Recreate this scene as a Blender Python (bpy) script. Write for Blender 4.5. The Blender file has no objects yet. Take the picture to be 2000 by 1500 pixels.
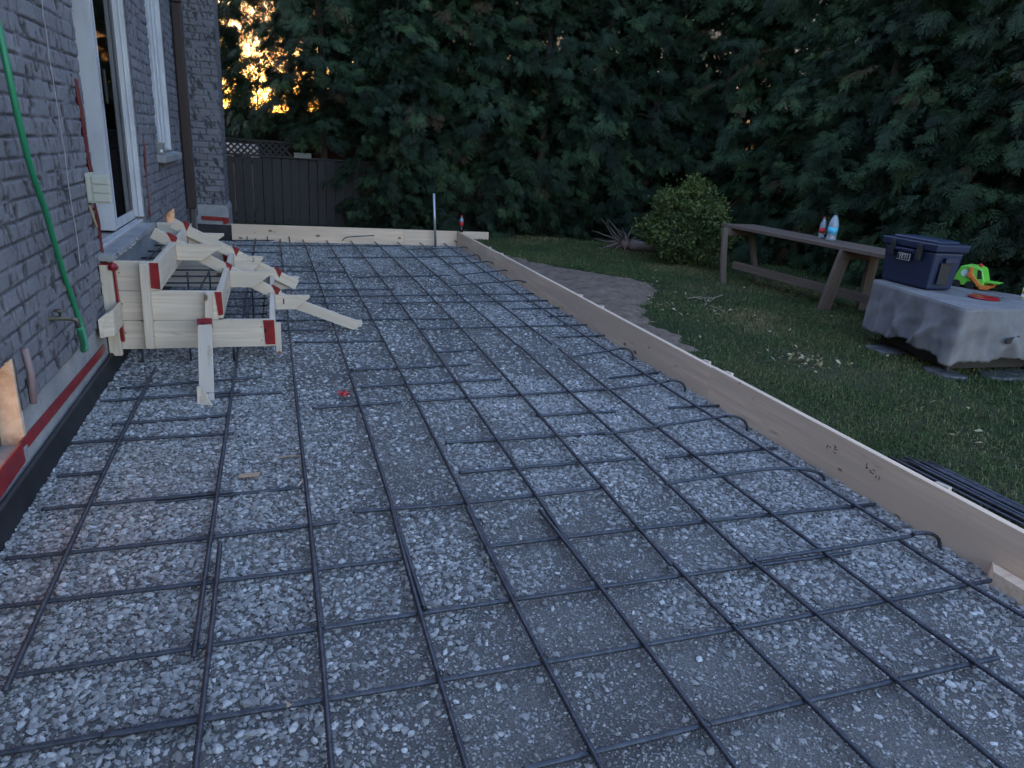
import bpy, bmesh, math, random
import numpy as np
from mathutils import Vector, Matrix

random.seed(7)
RNG = np.random.default_rng(11)
S = bpy.context.scene
COL = S.collection

# ------------------------------------------------------------------ camera
YAW, PIT, ROL, FPX, CH = 0.33970251, 0.32673501, 0.07171776, 1346.2, 1.6
_cy, _sy = math.cos(YAW), math.sin(YAW)
_cp, _sp = math.cos(PIT), math.sin(PIT)
_cr, _sr = math.cos(ROL), math.sin(ROL)
FW = np.array([_sy * _cp, _cy * _cp, -_sp])
_r = np.array([_cy, -_sy, 0.0])
_u = np.cross(_r, FW)
RT = _cr * _r + _sr * _u
UP = -_sr * _r + _cr * _u
EYE = np.array([0, 0, CH])
cam = bpy.data.cameras.new('camera')
cam.sensor_width = 36
cam.lens = FPX / 2000 * 36
cam.clip_end = 2000
cam.clip_start = 0.05
camo = bpy.data.objects.new('camera', cam)
COL.objects.link(camo)
M = Matrix.Identity(4)
for i in range(3):
    M[i][0], M[i][1], M[i][2], M[i][3] = RT[i], UP[i], -FW[i], EYE[i]
camo.matrix_world = M
S.camera = camo

# ------------------------------------------------------------------ light
SUN_EL, SUN_AZ = math.radians(3.0), math.radians(-2.0)   # low sun straight ahead, beyond the back fence
w = bpy.data.worlds.new('World')
S.world = w
w.use_nodes = True
nt = w.node_tree
bg = nt.nodes['Background']
sky = nt.nodes.new('ShaderNodeTexSky')
sky.sky_type = 'NISHITA'
sky.sun_disc = False
sky.sun_elevation = SUN_EL
sky.sun_rotation = SUN_AZ
sky.altitude = 100
sky.air_density = 1.0
sky.dust_density = 1.5
sky.ozone_density = 2.0
tint = nt.nodes.new('ShaderNodeMix')
tint.data_type = 'RGBA'
tint.blend_type = 'MULTIPLY'
tint.inputs[0].default_value = 1.0
tint.inputs[7].default_value = (1.17, 0.97, 1.02, 1)
nt.links.new(sky.outputs[0], tint.inputs[6])
nt.links.new(tint.outputs[2], bg.inputs[0])
bg.inputs[1].default_value = 0.15
sl = bpy.data.lights.new('sun', 'SUN')
sl.energy = 0.5
sl.angle = math.radians(8)
sl.color = (1, 0.72, 0.5)
so = bpy.data.objects.new('sun', sl)
COL.objects.link(so)
so.rotation_euler = (math.radians(90) - SUN_EL, 0, math.radians(180) - SUN_AZ)
so.location = (0, 60, 20)
S.view_settings.view_transform = 'Standard'
S.view_settings.look = 'None'
S.view_settings.exposure = 3.85
S.view_settings.gamma = 1
S.cycles.max_bounces = 6
S.cycles.transparent_max_bounces = 8


# ------------------------------------------------------------------ point helpers
def ray(u, v):
    return FW * FPX + (u - 1000) * RT - (v - 750) * UP


def G(u, v, z=0.0):
    d = ray(u, v)
    return EYE + d * ((z - CH) / d[2])


def AX(X, u, v):
    d = ray(u, v)
    return EYE + d * (X / d[0])


def AY(Y, u, v):
    d = ray(u, v)
    return EYE + d * (Y / d[1])


# ------------------------------------------------------------------ materials
def mat(name, color=(0.5, 0.5, 0.5), rough=0.7, metal=0.0, spec=0.5):
    m = bpy.data.materials.new(name)
    m.use_nodes = True
    b = m.node_tree.nodes['Principled BSDF']
    b.inputs['Base Color'].default_value = (*color, 1)
    b.inputs['Roughness'].default_value = rough
    b.inputs['Metallic'].default_value = metal
    b.inputs['Specular IOR Level'].default_value = spec
    return m


class N:
    """tiny node-graph helper"""

    def __init__(self, m):
        self.t = m.node_tree
        self.b = self.t.nodes['Principled BSDF']

    def new(self, kind, **kw):
        n = self.t.nodes.new(kind)
        for k, v in kw.items():
            if k.startswith('i_'):
                n.inputs[k[2:].replace('_', ' ')].default_value = v
            else:
                setattr(n, k, v)
        return n

    def link(self, a, b):
        self.t.links.new(a, b)

    def coord(self, scale=(1, 1, 1), attr=None):
        mp = self.new('ShaderNodeMapping')
        mp.inputs['Scale'].default_value = scale
        if attr:
            a = self.new('ShaderNodeAttribute', attribute_name=attr)
            self.link(a.outputs['Vector'], mp.inputs['Vector'])
        else:
            c = self.new('ShaderNodeTexCoord')
            self.link(c.outputs['Object'], mp.inputs['Vector'])
        return mp.outputs[0]

    def noise(self, vec, scale, detail=4, rough=0.55):
        n = self.new('ShaderNodeTexNoise')
        n.inputs['Scale'].default_value = scale
        n.inputs['Detail'].default_value = detail
        n.inputs['Roughness'].default_value = rough
        if vec is not None:
            self.link(vec, n.inputs['Vector'])
        return n.outputs['Fac']

    def ramp(self, fac, stops):
        r = self.new('ShaderNodeValToRGB')
        e = r.color_ramp.elements
        while len(e) < len(stops):
            e.new(0.5)
        for i, (p, c) in enumerate(stops):
            e[i].position = p
            e[i].color = (*c, 1) if len(c) == 3 else c
        self.link(fac, r.inputs[0])
        return r.outputs[0]

    def mix(self, a, b, fac, mode='MIX'):
        n = self.new('ShaderNodeMix', data_type='RGBA', blend_type=mode)
        for sock, val in ((n.inputs[0], fac), (n.inputs[6], a), (n.inputs[7], b)):
            if isinstance(val, (int, float)):
                sock.default_value = val
            elif isinstance(val, tuple):
                sock.default_value = (*val, 1)
            else:
                self.link(val, sock)
        return n.outputs[2]

    def math(self, op, a, b=0.0):
        n = self.new('ShaderNodeMath', operation=op)
        for s, v in ((n.inputs[0], a), (n.inputs[1], b)):
            if isinstance(v, (int, float)):
                s.default_value = v
            else:
                self.link(v, s)
        return n.outputs[0]

    def bump(self, h, strength=0.3, dist=0.01):
        n = self.new('ShaderNodeBump')
        n.inputs['Strength'].default_value = strength
        n.inputs['Distance'].default_value = dist
        self.link(h, n.inputs['Height'])
        self.link(n.outputs[0], self.b.inputs['Normal'])

    def color(self, c):
        self.link(c, self.b.inputs['Base Color'])

    def attr(self, name):
        a = self.new('ShaderNodeAttribute', attribute_name=name)
        return a.outputs['Fac']

    def objrand(self):
        return self.new('ShaderNodeObjectInfo').outputs['Random']


def lumber_mat(name, light, dark, knot, weather=0.0):
    m = mat(name, light, 0.62, 0, 0.3)
    n = N(m)
    v = n.coord((1.2, 26, 26), 'grain')
    g = n.noise(v, 1.6, 5, 0.6)
    v2 = n.coord((0.5, 5, 5), 'grain')
    g2 = n.noise(v2, 1.3, 2)
    c = n.ramp(g, [(0.3, dark), (0.62, light)])
    c = n.mix(c, tuple(x * 0.78 for x in light), n.ramp(g2, [(0.42, (0, 0, 0)), (0.62, (1, 1, 1))]))
    vk = n.new('ShaderNodeTexVoronoi')
    vk.inputs['Scale'].default_value = 1.0
    n.link(n.coord((4.5, 8, 8), 'grain'), vk.inputs['Vector'])
    pick = n.new('ShaderNodeSeparateColor')
    n.link(vk.outputs['Color'], pick.inputs[0])
    size = n.math('MULTIPLY', n.math('MAXIMUM', n.math('SUBTRACT', pick.outputs[0], 0.45), 0.0), 0.30)
    kd = n.math('ADD', n.math('SUBTRACT', vk.outputs['Distance'], size), n.math('MULTIPLY', n.math('SUBTRACT', g, 0.5), 0.10))
    kf = n.ramp(kd, [(0.0, (1, 1, 1)), (0.05, (0, 0, 0))])
    c = n.mix(c, knot, kf)
    blotch = n.noise(n.coord((2.2, 7, 7), 'grain'), 2.0, 4, 0.6)
    c = n.mix(c, tuple(x * 0.7 for x in knot), n.math('MULTIPLY', n.ramp(blotch, [(0.64, (0, 0, 0)), (0.78, (1, 1, 1))]), 0.5 + weather))
    n.color(c)
    n.bump(g, 0.25, 0.002)
    return m


MT = {}
MT['pine'] = lumber_mat('pine_lumber', (0.66, 0.56, 0.45), (0.50, 0.40, 0.30), (0.19, 0.11, 0.07))
MT['plank'] = lumber_mat('form_plank', (0.80, 0.60, 0.44), (0.63, 0.45, 0.31), (0.24, 0.12, 0.07), 0.15)
MT['oldwood'] = lumber_mat('weathered_wood', (0.16, 0.115, 0.09), (0.09, 0.06, 0.045), (0.04, 0.025, 0.02))
MT['fencewood'] = lumber_mat('fence_wood', (0.030, 0.029, 0.031), (0.016, 0.015, 0.016), (0.010, 0.009, 0.009))

m = MT['brick'] = mat('painted_brick', (0.25, 0.25, 0.27), 0.85, 0, 0.25)
n = N(m)
pit = n.attr('pit')
big = n.noise(n.coord(), 2.2, 3)
fine = n.noise(n.coord(), 55, 4, 0.65)
c = n.ramp(big, [(0.3, (0.155, 0.153, 0.170)), (0.7, (0.215, 0.212, 0.232))])
c = n.mix(c, (0.12, 0.115, 0.125), n.math('MULTIPLY', n.ramp(fine, [(0.45, (0, 0, 0)), (0.7, (1, 1, 1))]), 0.55))
c = n.mix(c, (0.035, 0.033, 0.036), n.math('MULTIPLY', pit, 0.8))  # shadow in pits and joints put into the colour, plus per-brick tone
n.color(c)
n.bump(fine, 0.5, 0.004)

m = MT['concrete'] = mat('parged_concrete', (0.3, 0.3, 0.31), 0.9, 0, 0.2)
n = N(m)
a = n.noise(n.coord(), 3.5, 5, 0.6)
b2 = n.noise(n.coord(), 40, 4, 0.6)
c = n.ramp(a, [(0.3, (0.20, 0.20, 0.21)), (0.7, (0.36, 0.35, 0.35))])
c = n.mix(c, (0.14, 0.14, 0.15), n.math('MULTIPLY', n.ramp(b2, [(0.55, (0, 0, 0)), (0.75, (1, 1, 1))]), 0.6))
n.color(c)
n.bump(b2, 0.4, 0.004)

m = MT['membrane'] = mat('dimple_membrane', (0.012, 0.012, 0.014), 0.55, 0, 0.4)
n = N(m)
a = n.noise(n.coord(), 6, 4)
n.color(n.ramp(a, [(0.35, (0.010, 0.010, 0.012)), (0.75, (0.025, 0.025, 0.028))]))

m = MT['tape'] = mat('red_tape', (0.3, 0.012, 0.016), 0.35, 0, 0.5)
n = N(m)
a = n.noise(n.coord(), 14, 3)
vv = n.new('ShaderNodeTexVoronoi')
vv.inputs['Scale'].default_value = 11
n.link(n.coord(), vv.inputs['Vector'])
c = n.ramp(a, [(0.3, (0.15, 0.006, 0.010)), (0.7, (0.28, 0.012, 0.016))])
c = n.mix(c, (0.03, 0.006, 0.008), n.ramp(vv.outputs['Distance'], [(0.12, (1, 1, 1)), (0.2, (0, 0, 0))]))
n.color(c)

MT['sealant'] = mat('dark_red_sealant', (0.10, 0.008, 0.010), 0.6)
m = MT['rebar'] = mat('rebar_steel', (0.075, 0.078, 0.085), 0.5, 0.55, 0.5)
n = N(m)
a = n.noise(n.coord(), 30, 4)
b2 = n.noise(n.coord(), 3, 2)
c = n.ramp(a, [(0.3, (0.038, 0.043, 0.056)), (0.75, (0.095, 0.102, 0.125))])
c = n.mix(c, (0.08, 0.05, 0.04), n.math('MULTIPLY', n.ramp(b2, [(0.58, (0, 0, 0)), (0.78, (1, 1, 1))]), 0.25))
n.color(c)

MT['wire'] = mat('tie_wire', (0.03, 0.03, 0.032), 0.5, 0.6)
m = MT['vinyl'] = mat('white_vinyl', (0.72, 0.73, 0.75), 0.38, 0, 0.5)
n = N(m)
a = n.noise(n.coord((1, 1, 0.4)), 7, 4)
n.color(n.ramp(a, [(0.35, (0.42, 0.43, 0.46)), (0.6, (0.52, 0.53, 0.55))]))
MT['dark_gap'] = mat('dark_seal', (0.02, 0.02, 0.022), 0.6)
m = MT['glass'] = bpy.data.materials.new('window_glass')
m.use_nodes = True
t = m.node_tree
t.nodes.remove(t.nodes['Principled BSDF'])
out = t.nodes['Material Output']
gl = t.nodes.new('ShaderNodeBsdfGlossy')
gl.inputs['Roughness'].default_value = 0.03
gl.inputs['Color'].default_value = (0.6, 0.6, 0.62, 1)
tr = t.nodes.new('ShaderNodeBsdfTransparent')
tr.inputs['Color'].default_value = (0.62, 0.60, 0.60, 1)
lw = t.nodes.new('ShaderNodeFresnel')
lw.inputs['IOR'].default_value = 1.5
mx = t.nodes.new('ShaderNodeMixShader')
t.links.new(lw.outputs[0], mx.inputs[0])
t.links.new(tr.outputs[0], mx.inputs[1])
t.links.new(gl.outputs[0], mx.inputs[2])
t.links.new(mx.outputs[0], out.inputs['Surface'])
m = MT['curtain'] = mat('reflection_brown_curtain', (0.13, 0.10, 0.08), 0.9)
n = N(m)
a = n.noise(n.coord((1, 8, 0.5)), 2.5, 3)
n.color(n.ramp(a, [(0.35, (0.016, 0.014, 0.014)), (0.7, (0.20, 0.11, 0.055))]))  # dark and brown streaks stand in for the warm reflection on the door glass
MT['room'] = mat('dark_room', (0.03, 0.03, 0.03), 0.9)


def emit_mat(name, col, strength):
    m = mat(name, col, 0.6)
    b = m.node_tree.nodes['Principled BSDF']
    b.inputs['Emission Color'].default_value = (*col, 1)
    b.inputs['Emission Strength'].default_value = strength
    return m


MT['amber'] = emit_mat('lit_window_glow', (1.0, 0.50, 0.18), 0.10)
MT['warm'] = emit_mat('warm_window_glow', (1.0, 0.68, 0.32), 0.035)
m = MT['reveal'] = mat('window_reveal_plaster', (0.55, 0.45, 0.36), 0.85)
n = N(m)
a = n.noise(n.coord(), 9, 5, 0.65)
n.color(n.ramp(a, [(0.42, (0.62, 0.48, 0.36)), (0.72, (0.34, 0.19, 0.11))]))
MT['hose'] = mat('green_hose_rubber', (0.02, 0.22, 0.10), 0.45)
MT['beige'] = mat('beige_plastic', (0.42, 0.42, 0.36), 0.5)
MT['brown_metal'] = mat('brown_downspout_paint', (0.020, 0.009, 0.009), 0.5)
MT['steel'] = mat('galvanised_pipe', (0.42, 0.44, 0.47), 0.4, 0.7)
MT['brass'] = mat('dull_brass', (0.12, 0.11, 0.09), 0.5, 0.6)
MT['conduit'] = mat('painted_conduit', (0.24, 0.17, 0.17), 0.6)
MT['cable'] = mat('white_cable', (0.32, 0.32, 0.34), 0.6)

m = MT['soil'] = mat('bare_soil', (0.11, 0.085, 0.07), 0.95, 0, 0.1)
n = N(m)
a = n.noise(n.coord(), 7, 6, 0.65)
b2 = n.noise(n.coord(), 45, 5, 0.65)
c = n.ramp(a, [(0.3, (0.12, 0.086, 0.066)), (0.7, (0.25, 0.185, 0.145))])
n.color(n.mix(c, (0.05, 0.04, 0.035), n.math('MULTIPLY', n.ramp(b2, [(0.5, (0, 0, 0)), (0.7, (1, 1, 1))]), 0.6)))
n.bump(b2, 0.8, 0.015)

m = MT['lawn'] = mat('lawn_ground', (0.045, 0.05, 0.03), 0.95, 0, 0.1)
n = N(m)
a = n.noise(n.coord(), 1.3, 5, 0.6)
b2 = n.noise(n.coord(), 38, 5, 0.65)
c = n.ramp(a, [(0.35, (0.028, 0.042, 0.018)), (0.68, (0.075, 0.066, 0.04))])
n.color(n.mix(c, (0.02, 0.024, 0.012), n.ramp(b2, [(0.45, (0, 0, 0)), (0.7, (1, 1, 1))])))
n.bump(b2, 0.8, 0.02)

m = MT['dust'] = mat('limestone_screenings', (0.16, 0.15, 0.145), 0.95, 0, 0.15)
n = N(m)
a = n.noise(n.coord(), 2.6, 5, 0.6)
b2 = n.noise(n.coord(), 120, 4, 0.7)
vv = n.new('ShaderNodeTexVoronoi')
vv.inputs['Scale'].default_value = 95
n.link(n.coord(), vv.inputs['Vector'])
c = n.ramp(a, [(0.3, (0.11, 0.103, 0.10)), (0.7, (0.185, 0.172, 0.163))])
c = n.mix(c, (0.06, 0.058, 0.058), n.math('MULTIPLY', n.ramp(b2, [(0.48, (0, 0, 0)), (0.66, (1, 1, 1))]), 0.8))
c = n.mix(c, (0.27, 0.26, 0.25), n.math('MULTIPLY', n.ramp(vv.outputs['Distance'], [(0.1, (1, 1, 1)), (0.3, (0, 0, 0))]), 0.45))
n.color(c)
hh = n.math('SUBTRACT', b2, n.math('MULTIPLY', vv.outputs['Distance'], 0.8))
n.bump(hh, 0.9, 0.006)

m = MT['stone'] = mat('crushed_limestone', (0.35, 0.34, 0.33), 0.9, 0, 0.2)
n = N(m)
v = n.attr('tone')
a = n.noise(n.coord(), 60, 3)
c = n.ramp(v, [(0.0, (0.12, 0.115, 0.11)), (0.45, (0.27, 0.262, 0.255)), (0.75, (0.38, 0.37, 0.36)), (1.0, (0.56, 0.55, 0.54))])
n.color(n.mix(c, (0.19, 0.18, 0.17), n.math('MULTIPLY', n.ramp(a, [(0.45, (0, 0, 0)), (0.7, (1, 1, 1))]), 0.5)))

m = MT['grass'] = mat('grass_blades', (0.05, 0.085, 0.03), 0.7, 0, 0.2)
n = N(m)
n.color(n.ramp(n.attr('tone'), [(0.0, (0.022, 0.040, 0.014)), (0.45, (0.056, 0.088, 0.030)), (0.75, (0.10, 0.112, 0.042)), (1.0, (0.22, 0.18, 0.09))]))


def foliage_mat(name, stops, spread=0.25, trans=0.25):
    m = mat(name, stops[1][1], 0.6, 0, 0.3)
    n = N(m)
    v = n.math('ADD', n.attr('tone'), n.math('MULTIPLY', n.math('SUBTRACT', n.objrand(), 0.5), spread))
    c = n.ramp(v, stops)
    n.color(c)
    tl = n.new('ShaderNodeBsdfTranslucent')
    n.link(c, tl.inputs['Color'])
    mx = n.new('ShaderNodeMixShader')
    mx.inputs[0].default_value = trans
    out = n.t.nodes['Material Output']
    n.link(n.b.outputs[0], mx.inputs[1])
    n.link(tl.outputs[0], mx.inputs[2])
    n.link(mx.outputs[0], out.inputs['Surface'])
    return m


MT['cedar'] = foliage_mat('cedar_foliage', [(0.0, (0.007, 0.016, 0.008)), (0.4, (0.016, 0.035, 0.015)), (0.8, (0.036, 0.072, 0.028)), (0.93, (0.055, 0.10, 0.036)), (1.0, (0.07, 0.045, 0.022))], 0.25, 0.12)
MT['leafy'] = foliage_mat('shrub_leaves', [(0.0, (0.04, 0.065, 0.018)), (0.45, (0.095, 0.13, 0.035)), (0.75, (0.16, 0.18, 0.05)), (1.0, (0.32, 0.28, 0.10))])
MT['litter'] = foliage_mat('dry_leaves', [(0.0, (0.16, 0.12, 0.06)), (0.5, (0.36, 0.30, 0.14)), (1.0, (0.55, 0.50, 0.36))])
MT['needle_dark'] = foliage_mat('dark_broadleaf', [(0.0, (0.02, 0.03, 0.015)), (0.5, (0.035, 0.05, 0.02)), (1.0, (0.07, 0.08, 0.03))])
m = MT['bark'] = mat('bark', (0.06, 0.045, 0.038), 0.95)
n = N(m)
a = n.noise(n.coord((1, 1, 0.2)), 22, 5, 0.65)
n.color(n.ramp(a, [(0.35, (0.035, 0.026, 0.022)), (0.7, (0.10, 0.075, 0.062))]))
n.bump(a, 0.7, 0.02)
MT['deadwood'] = mat('dead_root_wood', (0.17, 0.12, 0.10), 0.9)
MT['twig'] = mat('pale_twig', (0.28, 0.22, 0.16), 0.9)

m = MT['cover'] = mat('grey_cover_fabric', (0.34, 0.33, 0.34), 0.8, 0, 0.25)
n = N(m)
a = n.noise(n.coord(), 4.5, 5, 0.6)
c = n.ramp(a, [(0.3, (0.13, 0.125, 0.128)), (0.5, (0.175, 0.168, 0.17)), (0.75, (0.225, 0.217, 0.218))])
n.color(c)
n.bump(n.noise(n.coord((1, 1, .45)), 11, 5, 0.6), 0.4, 0.012)
MT['cooler'] = mat('navy_rotomoulded_plastic', (0.006, 0.015, 0.046), 0.5)
n = N(MT['cooler'])
n.bump(n.noise(n.coord(), 260, 2), 0.12, 0.002)
MT['rubber'] = mat('black_rubber', (0.012, 0.012, 0.013), 0.6)
MT['badge'] = mat('badge_silver', (0.6, 0.6, 0.62), 0.4, 0.3)
MT['badge_dark'] = mat('badge_black', (0.015, 0.015, 0.02), 0.5)
MT['toygreen'] = mat('lime_plastic', (0.14, 0.50, 0.05), 0.45)
MT['toyorange'] = mat('orange_plastic', (0.60, 0.16, 0.03), 0.45)
MT['toypale'] = mat('pale_decal', (0.50, 0.68, 0.62), 0.5)
MT['reddisc'] = mat('red_disc_plastic', (0.32, 0.012, 0.02), 0.3)
MT['redscrap'] = mat('red_scrap_plastic', (0.45, 0.01, 0.015), 0.4)
MT['cardboard'] = mat('cardboard', (0.36, 0.25, 0.17), 0.9)
MT['greybox'] = mat('grey_painted_box', (0.18, 0.19, 0.18), 0.6)
MT['white'] = mat('white_paint', (0.78, 0.78, 0.78), 0.5)
MT['yellow'] = mat('yellow_plastic', (0.55, 0.38, 0.03), 0.45)
m = MT['clear'] = mat('clear_plastic', (0.50, 0.56, 0.64), 0.12)
m.node_tree.nodes['Principled BSDF'].inputs['Transmission Weight'].default_value = 0.55
MT['bluelabel'] = mat('blue_label', (0.08, 0.42, 0.60), 0.5)
MT['palelabel'] = mat('pale_label', (0.62, 0.62, 0.70), 0.5)
MT['cola'] = mat('dark_cola_bottle', (0.02, 0.008, 0.006), 0.1)
MT['redlabel'] = mat('red_label', (0.5, 0.02, 0.03), 0.45)
MT['darkmetal'] = mat('dark_fire_table', (0.014, 0.014, 0.016), 0.5)
m = MT['paver'] = mat('concrete_paver', (0.22, 0.23, 0.25), 0.55)
n = N(m)
a = n.noise(n.coord(), 8, 5, 0.6)
n.color(n.ramp(a, [(0.35, (0.035, 0.038, 0.042)), (0.7, (0.12, 0.125, 0.135))]))
n.bump(a, 0.5, 0.02)
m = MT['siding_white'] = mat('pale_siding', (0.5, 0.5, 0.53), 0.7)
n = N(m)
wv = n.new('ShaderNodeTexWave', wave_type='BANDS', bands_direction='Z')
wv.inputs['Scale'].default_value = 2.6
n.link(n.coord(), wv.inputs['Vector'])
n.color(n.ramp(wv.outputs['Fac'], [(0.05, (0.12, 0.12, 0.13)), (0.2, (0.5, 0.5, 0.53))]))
m = MT['siding_red'] = mat('dark_red_siding', (0.12, 0.035, 0.03), 0.7)
MT['ink'] = mat('stamp_ink', (0.06, 0.05, 0.06), 0.8)
MT['roof'] = mat('roof_shingles', (0.05, 0.05, 0.055), 0.9)
MT['soffit'] = mat('soffit_metal', (0.3, 0.27, 0.25), 0.6)


# ------------------------------------------------------------------ mesh helpers
def frame_of(p, q, up=(0, 0, 1)):
    a = np.asarray(q, float) - np.asarray(p, float)
    L = np.linalg.norm(a)
    a /= L
    up = np.asarray(up, float)
    if abs(a @ up) > 0.99:
        up = np.array([0, 1.0, 0])
    s = np.cross(up, a)
    s /= np.linalg.norm(s)
    n_ = np.cross(a, s)
    return a, s, n_, L


class MB:
    def __init__(self):
        self.v, self.f, self.mi, self.g, self.mats = [], [], [], [], []

    def mid(self, m):
        if m not in self.mats:
            self.mats.append(m)
        return self.mats.index(m)

    def add(self, vs, fs, m, g=None):
        o = len(self.v)
        self.v += [tuple(map(float, x)) for x in vs]
        self.g += [tuple(map(float, x)) for x in (g if g is not None else vs)]
        k = self.mid(m)
        for f in fs:
            self.f.append([i + o for i in f])
            self.mi.append(k)

    def beam(self, p, q, wd, ht, m, up=(0, 0, 1)):
        """lumber from p to q (centre line), wd across, ht along up"""
        a, s, n_, L = frame_of(p, q, up)
        p = np.asarray(p, float)
        off = np.array([random.uniform(0, 40), random.uniform(0, 40), random.uniform(0, 40)])
        vs, gs = [], []
        for x in (0, L):
            for y in (-wd / 2, wd / 2):
                for z in (-ht / 2, ht / 2):
                    vs.append(p + a * x + s * y + n_ * z)
                    gs.append(off + np.array([x, y, z]))
        self.add(vs, [(0, 1, 3, 2), (4, 6, 7, 5), (0, 4, 5, 1), (2, 3, 7, 6), (0, 2, 6, 4), (1, 5, 7, 3)], m, gs)

    def box(self, x0, x1, y0, y1, z0, z1, m):
        L = (x1 - x0, y1 - y0, z1 - z0)
        k = int(np.argmax(L))
        c = [(x0 + x1) / 2, (y0 + y1) / 2, (z0 + z1) / 2]
        p, q = list(c), list(c)
        p[k], q[k] = (x0, y0, z0)[k], (x1, y1, z1)[k]
        if k == 2:
            self.beam(p, q, L[0], L[1], m, (0, 1, 0))
        elif k == 0:
            self.beam(p, q, L[1], L[2], m)
        else:
            self.beam(p, q, L[0], L[2], m)

    def prism(self, poly, d, m, along=None):
        """poly: list of 3-D points, extruded by vector d"""
        poly = [np.asarray(x, float) for x in poly]
        d = np.asarray(d, float)
        k = len(poly)
        off = np.array([random.uniform(0, 40)] * 3)
        vs = poly + [x + d for x in poly]
        fs = [tuple(range(k))[::-1], tuple(range(k, 2 * k))] + [(i, (i + 1) % k, k + (i + 1) % k, k + i) for i in range(k)]
        self.add(vs, fs, m, [x + off for x in vs])

    def tube(self, pts, r, m, sides=8, cap=True, ribs=None):
        pts = [np.asarray(p, float) for p in pts]
        k = len(pts)
        rs = r if isinstance(r, (list, np.ndarray)) else [r] * k
        vs = []
        s0 = None
        for i in range(k):
            a = pts[min(i + 1, k - 1)] - pts[max(i - 1, 0)]
            a = a / (np.linalg.norm(a) + 1e-12)
            if s0 is None:
                u = np.array([0, 0, 1.0]) if abs(a[2]) < 0.9 else np.array([1.0, 0, 0])
                s0 = np.cross(u, a)
            s0 = s0 - a * (s0 @ a)
            s0 /= np.linalg.norm(s0)
            n_ = np.cross(a, s0)
            for j in range(sides):
                t_ = 2 * math.pi * j / sides
                vs.append(pts[i] + rs[i] * (math.cos(t_) * s0 + math.sin(t_) * n_))
        fs = [(i * sides + j, i * sides + (j + 1) % sides, (i + 1) * sides + (j + 1) % sides, (i + 1) * sides + j)
              for i in range(k - 1) for j in range(sides)]
        if cap:
            fs += [tuple(range(sides))[::-1], tuple((k - 1) * sides + j for j in range(sides))]
        self.add(vs, fs, m)

    def lathe(self, c, prof, m, sides=18, axis=None):
        """prof: list of (r, h); axis default +Z"""
        c = np.asarray(c, float)
        ax = np.array([0, 0, 1.0]) if axis is None else np.asarray(axis, float) / np.linalg.norm(axis)
        u = np.array([1.0, 0, 0]) if abs(ax[0]) < 0.9 else np.array([0, 1.0, 0])
        s = np.cross(ax, u)
        s /= np.linalg.norm(s)
        t_ = np.cross(ax, s)
        vs = [c + ax * h + max(r, 1e-4) * (math.cos(2 * math.pi * j / sides) * s + math.sin(2 * math.pi * j / sides) * t_)
              for r, h in prof for j in range(sides)]
        k = len(prof)
        fs = [(i * sides + j, i * sides + (j + 1) % sides, (i + 1) * sides + (j + 1) % sides, (i + 1) * sides + j)
              for i in range(k - 1) for j in range(sides)]
        fs += [tuple(range(sides))[::-1], tuple((k - 1) * sides + j for j in range(sides))]
        self.add(vs, fs, m)

    def build(self, name, parent=None, smooth=False, bevel=0.0, seg=2):
        me = bpy.data.meshes.new(name)
        me.from_pydata(self.v, [], self.f)
        for m in self.mats:
            me.materials.append(m)
        me.polygons.foreach_set('material_index', self.mi)
        at = me.attributes.new('grain', 'FLOAT_VECTOR', 'POINT')
        at.data.foreach_set('vector', np.array(self.g, float).ravel())
        bm = bmesh.new()
        bm.from_mesh(me)
        bmesh.ops.recalc_face_normals(bm, faces=bm.faces)
        bm.to_mesh(me)
        bm.free()
        if smooth:
            me.polygons.foreach_set('use_smooth', [True] * len(me.polygons))
        o = bpy.data.objects.new(name, me)
        COL.objects.link(o)
        if bevel:
            b = o.modifiers.new('bevel', 'BEVEL')
            b.width = bevel
            b.segments = seg
            b.limit_method = 'ANGLE'
            b.angle_limit = math.radians(40)
        if parent:
            o.parent = parent
        return o


def mesh_np(name, V, F, material, tone=None, attr='tone', parent=None, smooth=False, link=True):
    """fast mesh from numpy: V (n,3), F (m,k)"""
    me = bpy.data.meshes.new(name)
    V = np.ascontiguousarray(V, np.float32)
    F = np.ascontiguousarray(F, np.int32)
    k = F.shape[1]
    me.vertices.add(len(V))
    me.vertices.foreach_set('co', V.ravel())
    me.loops.add(F.size)
    me.loops.foreach_set('vertex_index', F.ravel())
    me.polygons.add(len(F))
    me.polygons.foreach_set('loop_start', np.arange(0, F.size, k, dtype=np.int32))
    me.polygons.foreach_set('loop_total', np.full(len(F), k, np.int32))
    me.polygons.foreach_set('use_smooth', np.full(len(F), bool(smooth)))
    if tone is not None:
        a = me.attributes.new(attr, 'FLOAT', 'POINT')
        a.data.foreach_set('value', np.ascontiguousarray(tone, np.float32))
    me.update(calc_edges=True)
    me.materials.append(material)
    if not link:
        return me
    o = bpy.data.objects.new(name, me)
    COL.objects.link(o)
    if parent:
        o.parent = parent
    return o


def tag(o, label, cat, group=None, kind=None):
    o['label'] = label
    o['category'] = cat
    if group:
        o['group'] = group
    if kind:
        o['kind'] = kind
    return o


def thing(name, label, cat, loc=(0, 0, 0), group=None):
    """Empty at the base of a thing; children are built in world coordinates and re-based by adopt()"""
    o = bpy.data.objects.new(name, None)
    COL.objects.link(o)
    o.empty_display_size = 0.1
    o.location = loc
    tag(o, label, cat, group)
    return o


def adopt(root, *parts):
    for p in parts:
        p.parent = root
        p.matrix_parent_inverse = Matrix.Translation(root.location).inverted()
    return root


def structure(o):
    o['kind'] = 'structure'
    return o


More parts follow.
